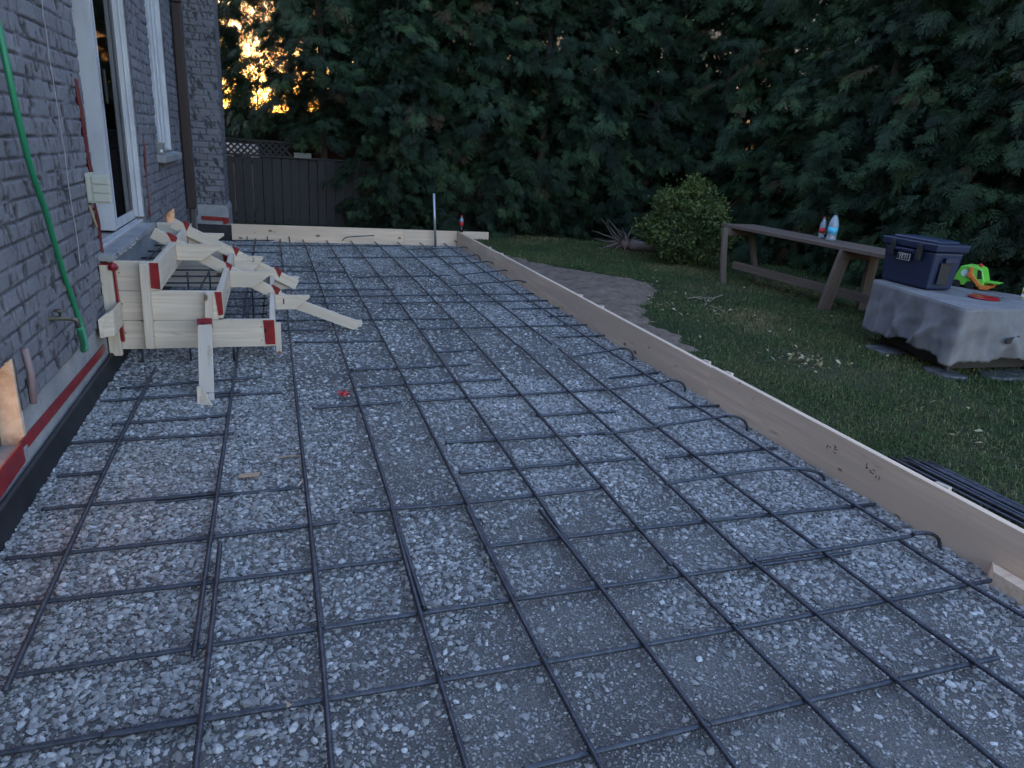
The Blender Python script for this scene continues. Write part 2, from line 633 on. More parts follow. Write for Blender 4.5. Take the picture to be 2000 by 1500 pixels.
def text_mesh(txt, size, m, name, depth=0.001):
    cu = bpy.data.curves.new(name, 'FONT')
    cu.body = txt
    cu.size = size
    cu.extrude = depth
    cu.align_x = 'CENTER'
    cu.align_y = 'CENTER'
    ob = bpy.data.objects.new(name, cu)
    COL.objects.link(ob)
    dg = bpy.context.evaluated_depsgraph_get()
    me = bpy.data.meshes.new_from_object(ob.evaluated_get(dg))
    bpy.data.objects.remove(ob)
    me.materials.clear()
    me.materials.append(m)
    o = bpy.data.objects.new(name, me)
    COL.objects.link(o)
    return o


def smooth_path(P, per=6):
    P = [np.asarray(p, float) for p in P]
    out = []
    for i in range(len(P) - 1):
        p0, p1, p2, p3 = P[max(i - 1, 0)], P[i], P[i + 1], P[min(i + 2, len(P) - 1)]
        for q in range(per):
            t_ = q / per
            out.append(0.5 * (2 * p1 + (p2 - p0) * t_ + (2 * p0 - 5 * p1 + 4 * p2 - p3) * t_ ** 2 + (3 * p1 - p0 - 3 * p2 + p3) * t_ ** 3))
    out.append(P[-1])
    return out


def vnoise(A, B, scale, seed):
    """smooth value noise at coordinates A,B (arrays); 0..1"""
    r = np.random.default_rng(seed)
    T = r.random((64, 64))
    a, b = A * scale + 17.3, B * scale + 9.1
    i, j = np.floor(a).astype(int), np.floor(b).astype(int)
    fa, fb = a - i, b - j
    fa, fb = fa * fa * (3 - 2 * fa), fb * fb * (3 - 2 * fb)
    g = lambda x, y: T[x % 64, y % 64]
    return (g(i, j) * (1 - fa) + g(i + 1, j) * fa) * (1 - fb) + (g(i, j + 1) * (1 - fa) + g(i + 1, j + 1) * fa) * fb


def fbm(A, B, scale, seed, oct=3):
    s, amp, tot = 0, 1.0, 0
    for k in range(oct):
        s = s + amp * vnoise(A, B, scale * 2 ** k, seed + k)
        tot += amp
        amp *= 0.5
    return s / tot


# ================================================================== GROUND
PX0, PX1, PY0, PY1 = -1.13, 2.89, -3.0, 11.46      # the excavated patio bed


def lawn_h(x, y):
    h = 0.12 + 0.03 * (fbm(x, y, 0.9, 50) - 0.5) + 0.012 * (fbm(x, y, 4, 60) - 0.5)
    return h


xs = np.concatenate([[-160, -60, -25, -12, -6, -3, PX0 - 0.02, PX0], np.arange(-0.8, PX1 - .2, .4), [PX1, PX1 + 0.03], np.arange(3.0, 9.6, 0.08), [10.5, 12, 15, 20, 35, 70, 160]])
ys = np.concatenate([[-160, -60, -25, -12, -6, PY0 - .03, PY0], np.arange(-2, 1.0, .5), np.arange(1.0, PY1 - 0.05, 0.08), [PY1, PY1 + 0.03], np.arange(11.6, 14, .12), [15, 17, 20, 28, 45, 80, 160]])
X, Y = np.meshgrid(xs, ys, indexing='ij')
inside = (X >= PX0 - 1e-6) & (X <= PX1 + 1e-6) & (Y >= PY0 - 1e-6) & (Y <= PY1 + 1e-6)
Zz = np.where(inside, -0.05, lawn_h(X, Y))
Zz = np.where((X < -5) | (X > 12) | (Y > 16) | (Y < -5), 0.1, Zz)
nx, ny = X.shape
idx = np.arange(nx * ny).reshape(nx, ny)
F = np.stack([idx[:-1, :-1], idx[1:, :-1], idx[1:, 1:], idx[:-1, 1:]], -1).reshape(-1, 4)
structure(mesh_np('ground', np.stack([X, Y, Zz], -1).reshape(-1, 3), F, MT['lawn'], smooth=True))


def bed_h(x, y):
    return 0.016 * (fbm(x, y, 1.2, 70) - 0.5) + 0.008 * (fbm(x, y, 6, 80) - 0.5)


def dens(x, y):
    """how many stones lie here, 0..1"""
    d = 3.0 * fbm(x, y, 1.6, 90, 3) - 1.3
    d = np.clip(d, 0.08, 0.85)
    left = np.clip((0.55 - x) / 0.7, 0, 1) * np.clip((y - 1.2) / 1.0, 0.25, 1)
    right = np.clip((x - 2.32) / 0.25, 0, 1) * np.clip((y - 1.1) / 0.8, 0, 1)
    far = np.clip((y - 3.2) / 4, 0, 0.22)
    near = np.clip((2.2 - y) / 1.0, 0, 1) * np.clip((x + 0.1) / 0.6, 0, 1)
    d = d * (1 - 0.62 * near)
    return np.clip(np.maximum(np.maximum(d + far, left * 0.96), right), 0.05, 1)


xs = np.arange(PX0, PX1 + 0.001, (PX1 - PX0) / 134)
ys = np.concatenate([np.arange(PY0, 0.5, 0.25), np.arange(0.5, 5, 0.03), np.arange(5, PY1, 0.08), [PY1]])
X, Y = np.meshgrid(xs, ys, indexing='ij')
nx, ny = X.shape
idx = np.arange(nx * ny).reshape(nx, ny)
F = np.stack([idx[:-1, :-1], idx[1:, :-1], idx[1:, 1:], idx[:-1, 1:]], -1).reshape(-1, 4)
structure(mesh_np('gravel_bed', np.stack([X, Y, bed_h(X, Y)], -1).reshape(-1, 3), F, MT['dust'], smooth=True))

# ---- crushed stone: one mass nobody could count
ICO = bmesh.new()
bmesh.ops.create_icosphere(ICO, subdivisions=1, radius=1)
IV = np.array([v.co[:] for v in ICO.verts])
IF = np.array([[v.index for v in f.verts] for f in ICO.faces])
ICO.free()


def stones(n, y0, y1, r0, r1, seed, big=False, densf=True):
    r = np.random.default_rng(seed)
    x = r.uniform(PX0 + 0.03, PX1 - 0.02, n)
    y = r.uniform(y0, y1, n)
    vis = (y > 0.9)
    keep = vis & ((r.random(n) < dens(x, y)) if densf else True)
    x, y = x[keep], y[keep]
    k = len(x)
    lo = np.exp(r.uniform(np.log(r0), np.log(r1), k))
    sc = lo[:, None] * np.stack([r.uniform(0.9, 1.45, k), r.uniform(0.65, 1.05, k), r.uniform(0.34, 0.62, k)], 1)
    shapes = []
    for s in range(24):
        rr = np.random.default_rng(500 + s)
        V = IV * rr.uniform(0.72, 1.22, (len(IV), 1)) + rr.uniform(-0.16, 0.16, IV.shape)
        # flat broken faces
        for q in range(3):
            nn = rr.normal(size=3)
            nn /= np.linalg.norm(nn)
            dd = V @ nn
            V = V - np.clip(dd - 0.62, 0, None)[:, None] * nn
        shapes.append(V)
    shapes = np.array(shapes)
    V = shapes[r.integers(0, 24, k)] * sc[:, None, :]
    a, tl, ta = r.uniform(0, 6.283, k), r.normal(0, 0.35, k), r.uniform(0, 6.283, k)
    # tilt about x, then spin about z
    ct, st = np.cos(tl)[:, None], np.sin(tl)[:, None]
    yy = V[:, :, 1] * ct - V[:, :, 2] * st
    zz = V[:, :, 1] * st + V[:, :, 2] * ct
    ca, sa = np.cos(a)[:, None], np.sin(a)[:, None]
    xx = V[:, :, 0] * ca - yy * sa
    yy = V[:, :, 0] * sa + yy * ca
    P = np.stack([xx + x[:, None], yy + y[:, None], zz + (bed_h(x, y) + sc[:, 2] * r.uniform(-0.15, 0.6, k))[:, None]], -1)
    m_ = len(IV)
    F = (IF[None] + (np.arange(k) * m_)[:, None, None]).reshape(-1, 3)
    tone = np.repeat(np.clip(r.normal(0.54, 0.23, k) - (0.12 if r1 < .013 else 0), 0, 1), m_)
    return P.reshape(-1, 3), F, tone


parts = [stones(76000, 0.9, 4.6, 0.0055, 0.017, 1), stones(48000, 4.6, 11.42, 0.008, 0.0185, 2),
         stones(90000, 0.9, 4.2, 0.0025, 0.0065, 3, densf=False), stones(40000, 4.2, 11.42, 0.006, 0.012, 4)]
o = 0
VV, FF, TT = [], [], []
for v_, f_, t_ in parts:
    VV.append(v_)
    FF.append(f_ + o)
    TT.append(t_)
    o += len(v_)
g = mesh_np('crushed_stone', np.concatenate(VV), np.concatenate(FF), MT['stone'], np.concatenate(TT))
tag(g, 'pale crushed limestone spread thick and thin over the patio bed', 'gravel', kind='stuff')

# ---- bare soil heaped on the lawn side of the board
n1, n2 = 160, 50
U, Vv = np.meshgrid(np.linspace(0, 1, n1), np.linspace(0, 1, n2), indexing='ij')
yy = 4.7 + U * 5.1
wid = 0.22 + 1.15 * np.exp(-((yy - 7.6) / 1.2) ** 2) + 0.30 * fbm(yy, yy * 0, 1.7, 33) + .12 * fbm(yy, yy * 0, 6, 35)
xx = 2.96 + Vv * wid
hh = lawn_h(xx, yy) + np.sin(Vv * math.pi) ** 0.8 * (0.012 + 0.06 * np.exp(-((yy - 7.2) / 1.3) ** 2)) + 0.05 * (fbm(xx, yy, 5, 44) - 0.45) * np.sin(Vv * math.pi) + 0.002
hh += (0.035 * (fbm(xx, yy, 9, 144, 3) - .5) - .03 * Vv ** 3) * np.clip(Vv * 2.2, 0, 1)
hh[:, -1] = lawn_h(xx[:, -1], yy[:, -1]) - 0.05
hh[[0, -1], :] -= 0.03
idx = np.arange(n1 * n2).reshape(n1, n2)
F = np.stack([idx[:-1, :-1], idx[1:, :-1], idx[1:, 1:], idx[:-1, 1:]], -1).reshape(-1, 4)
structure(mesh_np('soil', np.stack([xx, yy, hh], -1).reshape(-1, 3), F, MT['soil'], smooth=True))


def soil_edge(y):
    return np.where((y > 4.7) & (y < 9.8), 2.96 + 0.22 + 1.15 * np.exp(-((y - 7.6) / 1.2) ** 2) + 0.30 * fbm(y, y * 0, 1.7, 33) + .12 * fbm(y, y * 0, 6, 35), 2.95)


# ---- grass
def grass():
    r = np.random.default_rng(5)
    n = 330000
    x = 2.95 + 6.3 * r.random(n)
    y = 1.2 + 11.0 * r.random(n) ** 1.0
    keep = (r.random(n) < np.clip(1.25 - 0.065 * np.hypot(x, y) + 0.2, 0.35, 1)) & (x > soil_edge(y) - 0.14 + 0.30 * r.random(n) ** 2 * (y > 4.7) + .25 * (fbm(x, y, 5, 77) - .5)) & (x < 1.62 * y + 1.2)
    bald = fbm(x, y, 1.1, 21)
    keep &= r.random(n) < np.clip(1.4 - 1.45 * bald, 0.22, 1)
    x, y = x[keep], y[keep]
    k = len(x)
    z = lawn_h(x, y) - 0.004
    a = r.uniform(0, 6.283, k)
    L = r.uniform(0.018, 0.05, k) * (0.7 + 0.6 * fbm(x, y, 2.3, 8))
    wd = r.uniform(0.0012, 0.0028, k) * (1 + 0.08 * np.hypot(x, y))
    ln = r.uniform(0.1, 1.3, k)
    dx, dy = np.cos(a), np.sin(a)
    base = np.stack([x, y, z], 1)
    side = np.stack([-dy, dx, 0 * x], 1) * wd[:, None]
    mid = base + np.stack([dx * L * 0.3 * ln, dy * L * 0.3 * ln, L * 0.62], 1)
    tip = base + np.stack([dx * L * ln, dy * L * ln, L * np.clip(1 - 0.35 * ln, 0.3, 1)], 1)
    V = np.stack([base - side, base + side, mid + side * 0.8, tip, mid - side * 0.8], 1).reshape(-1, 3)
    o_ = np.arange(k) * 5
    F = np.concatenate([np.stack([o_, o_ + 1, o_ + 2], 1), np.stack([o_, o_ + 2, o_ + 4], 1), np.stack([o_ + 4, o_ + 2, o_ + 3], 1)])
    tone = np.clip(0.1 + 0.85 * fbm(x, y, 1.7, 71) * r.uniform(0.6, 1.3, k) + (r.random(k) < 0.06) * 0.5, 0, 1)
    tone = np.clip(tone + np.clip((fbm(x, y, 1.0, 171) - .5) * 3, 0, 1) * r.uniform(0, .65, k), 0, 1)
    g = mesh_np('grass', V, F, MT['grass'], np.repeat(tone, 5))
    tag(g, 'short dark green lawn grass beyond the wooden board', 'grass', kind='stuff')


grass()


def leaf_cards(n, fx, seed, name, label, s0, s1, material):
    r = np.random.default_rng(seed)
    P = fx(r, n)
    k = len(P)
    a, t1, t2 = r.uniform(0, 6.283, k), r.normal(0, 0.4, k), r.normal(0, 0.4, k)
    u = np.stack([np.cos(a), np.sin(a), t1], 1)
    v = np.stack([-np.sin(a), np.cos(a), t2], 1)
    s = r.uniform(s0, s1, k)[:, None]
    V = np.stack([P - u * s, P - v * s * 0.45 + [0, 0, .004], P + u * s, P + v * s * 0.45 + [0, 0, .006]], 1).reshape(-1, 3)
    F = np.arange(4 * k).reshape(k, 4)
    g = mesh_np(name, V, F, material, np.repeat(r.random(k), 4))
    tag(g, label, 'leaves', kind='stuff')


def litter_pos(r, n):
    c = [(3.95, 6.5, 0.45, 0.7, 0.4), (4.05, 4.35, 0.14, 0.12, 0.25), (4.6, 6.9, 0.9, 1.4, 0.2), (4.6, 4.2, 0.9, 1.4, 0.15)]
    pts = []
    for x, y, sx, sy, wt in c:
        m_ = int(n * wt)
        pts.append(np.stack([r.normal(x, sx, m_), r.normal(y, sy, m_)], 1))
    p = np.concatenate(pts)
    p = p[p[:, 0] > 3.02]
    return np.c_[p, lawn_h(p[:, 0], p[:, 1]) + r.uniform(0.015, 0.035, len(p))]


leaf_cards(330, litter_pos, 91, 'fallen_leaves', 'small pale yellow leaves scattered on the grass beside the bare soil', 0.012, 0.028, MT['litter'])

# ================================================================== HOUSE
WX = -1.10
house = thing('brick_house', 'grey painted brick house wall with sliding door, narrow window and lit basement windows', 'house', (WX, 6, 0))
# openings in the wall plane (y0, y1, z0, z1)
DOOR = (5.17, 6.97, 0.77, 2.95)
WIN = (8.05, 9.17, 1.33, 3.1)
BW1 = (2.2, 3.36, 0.2, 0.61)
BW2 = (8.1, 8.92, 0.36, 0.71)


def brick_sheet(name, a0, a1, z0, z1, step, fn, openings=(), seed=0, parent=None, cracks=()):
    """wall sheet with real relief; fn(a, z, h) -> xyz arrays, h = outward relief"""
    ca, cz, gap = 0.25, 0.0885, 0.007
    A = np.arange(a0, a1 + step * 0.5, step)
    Zr = np.arange(z0, z1 + step * 0.5, step)
    A[-1], Zr[-1] = a1, z1
    for (p, q, u, v) in openings:      # snap grid lines to the openings
        for val, arr in ((p, A), (q, A), (u, Zr), (v, Zr)):
            if arr[0] < val < arr[-1]:
                arr[np.argmin(np.abs(arr - val))] = val
    a, z = np.meshgrid(A, Zr, indexing='ij')
    r = np.random.default_rng(seed + 3)
    zz = z + 0.004 * (fbm(a, z, 3.5, seed + 40) - 0.5)
    row = np.floor(zz / cz).astype(int)
    sh = (row % 2) * 0.5 * ca + (r.random(400) * 0.05)[row % 400]
    aa = a + sh + 0.004 * (fbm(a, z, 6, seed + 45) - 0.5)
    colm = np.floor(aa / ca).astype(int)
    da = np.minimum(aa - colm * ca, (colm + 1) * ca - aa)
    dz = np.minimum(zz - row * cz, (row + 1) * cz - zz)
    d = np.minimum(da, dz) - gap / 2
    T = r.random((97, 101, 4))
    br = T[row % 97, colm % 101]
    rise = np.clip(d / 0.0065, 0, 1)
    rise = rise * rise * (3 - 2 * rise)
    u_ = (aa - colm * ca) / ca - 0.5
    v_ = (zz - row * cz) / cz - 0.5
    rock = (fbm(a, z, 16, seed + 10, 3) - 0.5) * 0.009 + (br[..., 1] - 0.5) * 0.010 * u_ + (br[..., 2] - 0.5) * 0.010 * v_
    face = 0.0085 + (br[..., 0] - 0.5) * 0.004 + rock
    # torn pits across the brick faces
    pn = fbm(a * 1.5 + z * 0.55, z * 0.55 - a * 0.25, 19, seed + 20, 2)
    pit = np.clip((pn - 0.63) / 0.035, 0, 1) * rise
    h = rise * face - 0.013 * pit
    mort = (1 - rise) * np.clip((fbm(a, z, 9, seed + 30) - 0.42) * 3, 0, 1)
    h = h + mort * 0.007
    mask = np.maximum(pit, np.clip((1 - rise) * 1.3 - mort * 1.2, 0, 1) * 0.95)  # recessed joints darkened as painted shadow lines
    for (pts, wd) in cracks:
        for (p0, p1) in zip(pts[:-1], pts[1:]):
            tt = np.clip((z - p1[1]) / (p0[1] - p1[1] + 1e-9), 0, 1)
            inz = (z <= p0[1]) & (z >= p1[1])
            ac = p1[0] + (p0[0] - p1[0]) * tt + 0.02 * (fbm(z, z * 0, 14, 5) - 0.5)
            cr_ = inz & (np.abs(a - ac) < wd)
            h = np.where(cr_, -0.014, h)
            mask = np.where(cr_, 1.0, mask)
    mask = np.clip(mask + rise * (br[..., 3] - .35) * .30, 0, 1)
    Xp, Yp, Zp = fn(a, z, h)
    na, nz = a.shape
    idx = np.arange(na * nz).reshape(na, nz)
    F = np.stack([idx[:-1, :-1], idx[1:, :-1], idx[1:, 1:], idx[:-1, 1:]], -1).reshape(-1, 4)
    ac, zc = (0.25 * (a[:-1, :-1] + a[1:, :-1] + a[1:, 1:] + a[:-1, 1:])).ravel(), (0.25 * (z[:-1, :-1] + z[1:, :-1] + z[1:, 1:] + z[:-1, 1:])).ravel()
    keep = np.ones(len(F), bool)
    for (p, q, u, v) in openings:
        keep &= ~((ac > p) & (ac < q) & (zc > u) & (zc < v))
    o = mesh_np(name, np.stack([Xp, Yp, Zp], -1).reshape(-1, 3), F[keep], MT['brick'], mask.ravel(), 'pit', smooth=True)
    return o


wallfn = lambda a, z, h: (WX + h, a, z)
parts = []
parts.append(brick_sheet('wall', 1.2, 5.6, 0.36, 2.6, 0.007, wallfn, [DOOR, BW1], 1, cracks=[(((5.03, 1.82), (5.10, 1.29), (5.12, 1.1), (5.16, .75)), 0.016)]))
parts.append(brick_sheet('wall', 5.6, 11.5, 0.36, 3.7, 0.011, wallfn, [DOOR, WIN, BW2], 200, cracks=[(((7.22, 1.78), (7.17, 1.2), (7.15, 0.76)), 0.012)]))
mb = MB()
mb.box(WX - 0.25, WX, 1.2, 5.6, 2.6, 3.85, MT['brick'])
mb.box(WX - 0.25, WX, 5.6, 12.4, 3.7, 3.85, MT['brick'])
mb.box(WX - 0.25, WX, -5, 1.2, -0.1, 3.85, MT['brick'])
mb.box(-9, WX - 0.05, 12.2, 12.4, 0, 3.7, MT['brick'])
for (p, q, u, v) in (DOOR, WIN):
    mb.box(WX - 0.24, WX + .003, p - .03, p - .001, u, v, MT['brick'])
    mb.box(WX - 0.24, WX + .003, q + .001, q + .03, u, v, MT['brick'])
parts.append(mb.build('upper_wall'))
mb = MB()
mb.prism([(-5.5, -5.4, 5.6), (-0.75, -5.4, 3.87), (-0.75, -5.4, 4.0), (-5.5, -5.4, 5.75)], (0, 18.4, 0), MT['roof'])
mb.box(-1.10, -0.78, -5.4, 13.0, 3.80, 3.86, MT['soffit'])
parts.append(mb.build('roof'))
# foundation: parged concrete, with the basement openings
mb = MB()
for y0, y1, z0, z1 in [(-5, 2.2, -0.1, 0.37), (2.2, 3.36, -0.1, 0.2), (3.36, 8.1, -0.1, 0.37), (8.1, 8.92, -0.1, 0.36), (8.92, 11.5, -0.1, 0.37)]:
    mb.box(WX - 0.22, WX - 0.006, y0, y1, z0, z1, MT['concrete'])
parts.append(mb.build('foundation', bevel=0.004))
# chimney pilaster at the far corner
CY, CX0, CX1 = 11.44, -1.12, -0.70
c1 = brick_sheet('chimney_brick', CX0, CX1, 0.5, 3.9, 0.0105, lambda a, z, h: (a, CY - h + 0.01, z), (), 400)
c2 = brick_sheet('chimney_brick', CY, CY + 0.95, 0.5, 3.9, 0.014, lambda a, z, h: (CX1 + h - 0.01, a, z), (), 500)
mb = MB()
mb.box(CX0 + .02, CX1 - 0.015, CY + 0.02, CY + 0.95, 0.4, 3.9, MT['brick'])
mb.box(CX0, CX1, CY, CY + .95, 3.9, 6.2, MT['brick'])
c3 = mb.build('chimney_core')
mb = MB()
mb.prism([(CX0, CY - .02, -0.1), (CX1 + 0.035, CY - .02, -0.1), (CX1 + 0.03, CY - .02, 0.46), (CX1, CY - .005, 0.52), (CX0, CY - .005, 0.52)], (0, 0.97, 0), MT['concrete'])
c4 = mb.build('chimney_footing', bevel=0.01)
parts += [c1, c2, c3, c4]
# black dimple membrane along the footing
mb = MB()
mb.prism([(WX - .01, 0.5, -0.06), (WX + 0.055, 0.5, -0.06), (WX + 0.028, 0.5, 0.115), (WX + 0.014, 0.5, 0.125), (WX - .002, 0.5, 0.11)], (0, 10.9, 0), MT['membrane'])
mb.prism([(CX0, CY - .025, -0.05), (CX1 + 0.045, CY - .025, -0.05), (CX1 + 0.04, CY - .025, 0.235), (CX0, CY - .025, 0.245)], (0, -0.02, 0), MT['membrane'])
mb.box(CX1 + .036, CX1 + .06, CY - .05, CY + 0.0, -0.05, 0.24, MT['membrane'])
parts.append(mb.build('waterproofing_membrane', bevel=0.004))
# red tape pulled along the parging
def strip(y0, y1, za0, zb0, za1, zb1, x):
    mb = MB()
    mb.prism([(x - .004, y0, za0), (x - .004, y1, za1), (x - .004, y1, zb1), (x - .004, y0, zb0)], (0.007, 0, 0), MT['tape'])
    parts.append(mb.build('red_tape'))


strip(3.28, 4.95, 0.185, 0.245, 0.165, 0.215, WX)
strip(2.4, 3.28, 0.12, 0.235, 0.15, 0.245, WX + .006)
mb = MB()
mb.prism([(-1.05, CY - .024, 0.36), (CX1 + .03, CY - .024, 0.345), (CX1 + 0.03, CY - .024, 0.265), (CX1 - .05, CY - .024, 0.24), (CX1 - .055, CY - .024, 0.29), (-1.05, CY - .024, 0.305)], (0, -0.006, 0), MT['tape'])
parts.append(mb.build('red_tape'))
# caulk strips beside the door
for pts_, rr in [([(5.02, 1.82), (5.05, 1.6), (5.09, 1.4), (5.11, 1.29)], 0.016), ([(5.10, 1.1), (5.13, 0.98), (5.15, 0.86), (5.16, 0.70)], 0.015), ([(7.2, 1.5), (7.18, 1.3), (7.16, 1.05), (7.14, 0.8)], 0.011)]:
    mb = MB()
    mb.tube(smooth_path([(WX + .006 + .006 * (i % 2), y, z) for i, (y, z) in enumerate(pts_)], 4), rr, MT['sealant'], 6)
    parts.append(mb.build('joint_sealant'))

# --- sliding door
door_ = MB()
XP = -1.165           # outer face of the sliding panel
Y0, Y1, Z0, Z1 = DOOR
YM = 6.03             # the white post that faces the camera
V_ = MT['vinyl']
door_.box(-1.42, WX - .006, Y1 - 0.04, Y1, Z0 + .05, Z1, V_)             # far jamb
door_.box(-1.14, WX - .03, Y1 - 0.052, Y1 - 0.04, Z0 + .06, Z1, V_)
door_.box(-1.42, WX - .06, Y0, Y0 + 0.04, Z0 + .05, Z1, V_)              # near jamb
door_.box(-1.42, WX - .02, Y0 + .04, Y1 - .05, Z1 - 0.05, Z1, V_)
dparts = [door_.build('frame', bevel=0.003)]
mb = MB()
mb.box(-1.40, XP - .002, YM, YM + 0.06, Z0 + 0.04, Z1 - .05, V_)
dparts.append(mb.build('post', bevel=0.002))
mb = MB()      # sliding panel stiles and rails
for (a, b, z0, z1) in [(YM + .075, YM + 0.13, Z0 + .04, Z1 - .06), (Y1 - 0.085, Y1 - 0.055, Z0 + .04, Z1 - .06),
                       (YM + 0.13, Y1 - 0.085, Z0 + .04, Z0 + 0.115), (YM + 0.13, Y1 - 0.085, Z1 - .15, Z1 - .06)]:
    mb.box(XP - .035, XP - .004, a, b, z0, z1, V_)
dparts.append(mb.build('door_panel', bevel=0.003))
mb = MB()
mb.box(XP + .013, XP + .03, YM + .10, YM + .125, 1.72, 1.95, MT['rubber'])
dparts.append(mb.build('handle', bevel=0.005))
mb = MB()
mb.box(XP - .03, XP - 0.004, YM + .06, YM + .075, Z0 + .07, Z1 - .06, MT['dark_gap'])
dparts.append(mb.build('weather_seal'))
mb = MB()
mb.box(XP - .013, XP - .008, YM + .12, Y1 - .08, Z0 + .105, Z1 - .14, MT['glass'])
dparts.append(mb.build('glass_pane'))
mb = MB()
mb.box(-1.41, -1.40, Y0 + .04, YM + .06, Z0 + .065, Z1 - .05, MT['glass'])
dparts.append(mb.build('glass_pane'))
mb = MB()
for x in (-1.152, -1.13, -1.11):
    mb.box(x - .010, x - .003, Y0 - .02, Y1 - .05, Z0 + 0.018, Z0 + 0.036, V_)
mb.box(-1.42, -1.105, Y0 - .02, Y1 - .05, Z0 + 0.0, Z0 + 0.019, MT['soffit'])
dparts.append(mb.build('track', bevel=0.002))
# curtain, streaked to imitate a reflection, and dark room behind the glass
k = 90
yv = np.linspace(6.12, 6.92, k)
xv = -1.245 + 0.018 * np.sin(yv * 52) + 0.012 * np.sin(yv * 21 + 1)
V = np.concatenate([np.stack([xv, yv, np.full(k, .84)], 1), np.stack([xv - .01, yv, np.full(k, 2.95)], 1)])
F = np.stack([np.arange(k - 1), np.arange(1, k), np.arange(1, k) + k, np.arange(k - 1) + k], 1)
dparts.append(mesh_np('curtain', V, F, MT['curtain'], smooth=True))
mb = MB()
mb.prism([(-4, 4.6, .70), (-1.45, 4.6, .70), (-1.45, 7.8, .70), (-4, 7.8, .70)], (0, 0, .02), MT['room'])
mb.box(-4.0, -3.95, 4.6, 7.8, .72, 3.1, MT['room'])
mb.box(-4.0, -1.36, 4.55, 4.6, .72, 3.1, MT['room'])
mb.box(-4.0, -1.36, 7.8, 7.85, .72, 3.1, MT['room'])
mb.box(-4.0, -1.36, 4.55, 7.85, 3.1, 3.15, MT['room'])
parts.append(mb.build('room_walls'))
mb = MB()
mb.prism([(-1.42, 5.10, 0.742), (-1.012, 5.06, 0.738), (-1.008, 6.82, 0.738), (-1.42, 6.97, 0.742)], (0, 0, 0.042), MT['concrete'])
for q in range(26):    # crumbled front edge
    yq = random.uniform(5.1, 5.9)
    mb.lathe((random.uniform(-1.03, -1.0), yq, random.uniform(0.74, 0.775)), [(0.004, -.012), (0.016, 0), (0.004, .012)], MT['concrete'], 6)
dparts.append(mb.build('sill', bevel=0.006))
mb = MB()
mb.box(-1.13, -1.058, 5.14, 7.24, 0.3, 0.737, MT['concrete'])
parts.append(mb.build('sill_support'))
door = bpy.data.objects.new('sliding_door', None)
COL.objects.link(door)
door.location = (WX, 6.2, 0.7)
adopt(door, *dparts)
parts.append(door)

# --- narrow window
Y0, Y1, Z0, Z1 = WIN
wparts = []
mb = MB()
mb.box(-1.22, WX - .005, Y1 - 0.035, Y1, Z0, Z1, V_)
mb.box(-1.22, WX - .03, Y0, Y0 + .03, Z0, Z1, V_)
for q, (x, y) in enumerate([(-1.145, 8.98), (-1.165, 8.86), (-1.185, 8.74)]):
    mb.box(x - .02, x, y, Y1 - .035, Z0 + .03 + q * .012, Z1, V_)
mb.box(-1.215, -1.165, Y0 + .03, 8.74, Z0 + .03, Z0 + .10, V_)
mb.box(-1.215, -1.165, Y0 + .03, Y0 + .10, Z0 + .10, Z1, V_)
mb.box(-1.25, -1.13, Y0, Y1, Z0, Z0 + .03, V_)
wparts.append(mb.build('frame', bevel=0.003))
mb = MB()
mb.box(-1.2, -1.192, Y0 + .09, 8.76, Z0 + .09, Z1, MT['glass'])
wparts.append(mb.build('pane'))
mb = MB()
mb.box(-1.5, -1.45, Y0 - .2, Y1 + .2, Z0 - .1, Z1 + .1, MT['room'])
parts.append(mb.build('room_walls'))
mb = MB()
mb.prism([(-1.2, 7.95, 1.245), (-1.022, 7.95, 1.235), (-1.018, 7.95, 1.305), (-1.2, 7.95, 1.335)], (0, 1.42, 0), MT['concrete'])
wparts.append(mb.build('sill', bevel=0.008))
win = bpy.data.objects.new('window', None)
COL.objects.link(win)
win.location = (WX, 8.6, 1.33)
adopt(win, *wparts)
parts.append(win)

# --- the two lit basement windows
for (Y0, Y1, Z0, Z1) in (BW1, BW2):
    bp = []
    mb = MB()
    mb.box(-1.30, -1.102, Y1 - .014, Y1 + 0.02, Z0 + .002, Z1 - .002, MT['reveal'])
    mb.box(-1.30, -1.102, Y0 - .02, Y0 + .014, Z0 + .002, Z1 - .002, MT['reveal'])
    mb.box(-1.30, -1.11, Y0 + .015, Y1 - .015, Z1 - .012, Z1 + .02, MT['reveal'])
    mb.box(-1.30, -1.094, Y0 + .015, Y1 - .015, Z0 - .03, Z0 + .008, MT['concrete'])
    bp.append(mb.build('reveal', bevel=0.004))
    mb = MB()
    for (a, b, z0, z1) in [(Y0 + .015, Y0 + .06, Z0 + .01, Z1 - .013), (Y1 - .06, Y1 - .015, Z0 + .01, Z1 - .013), (Y0 + .06, Y1 - .06, Z0 + .01, Z0 + .05), (Y0 + .06, Y1 - .06, Z1 - .05, Z1 - .013)]:
        mb.box(-1.245, -1.19, a, b, z0, z1, MT['oldwood'])
    bp.append(mb.build('frame', bevel=0.003))
    mb = MB()
    mb.box(-1.228, -1.22, Y0 + .04, Y1 - .04, Z0 + .04, Z1 - .04, MT['amber'])
    bp.append(mb.build('pane'))
    e = bpy.data.objects.new('basement_window', None)
    COL.objects.link(e)
    e.location = (WX, (Y0 + Y1) / 2, Z0)
    adopt(e, *bp)
    parts.append(e)
mb = MB()
mb.tube([(WX + .022, 3.45, 0.62), (WX + .024, 3.47, 0.5), (WX + .022, 3.45, 0.36)], 0.015, MT['conduit'], 8)
parts.append(mb.build('conduit_pipe', smooth=True))

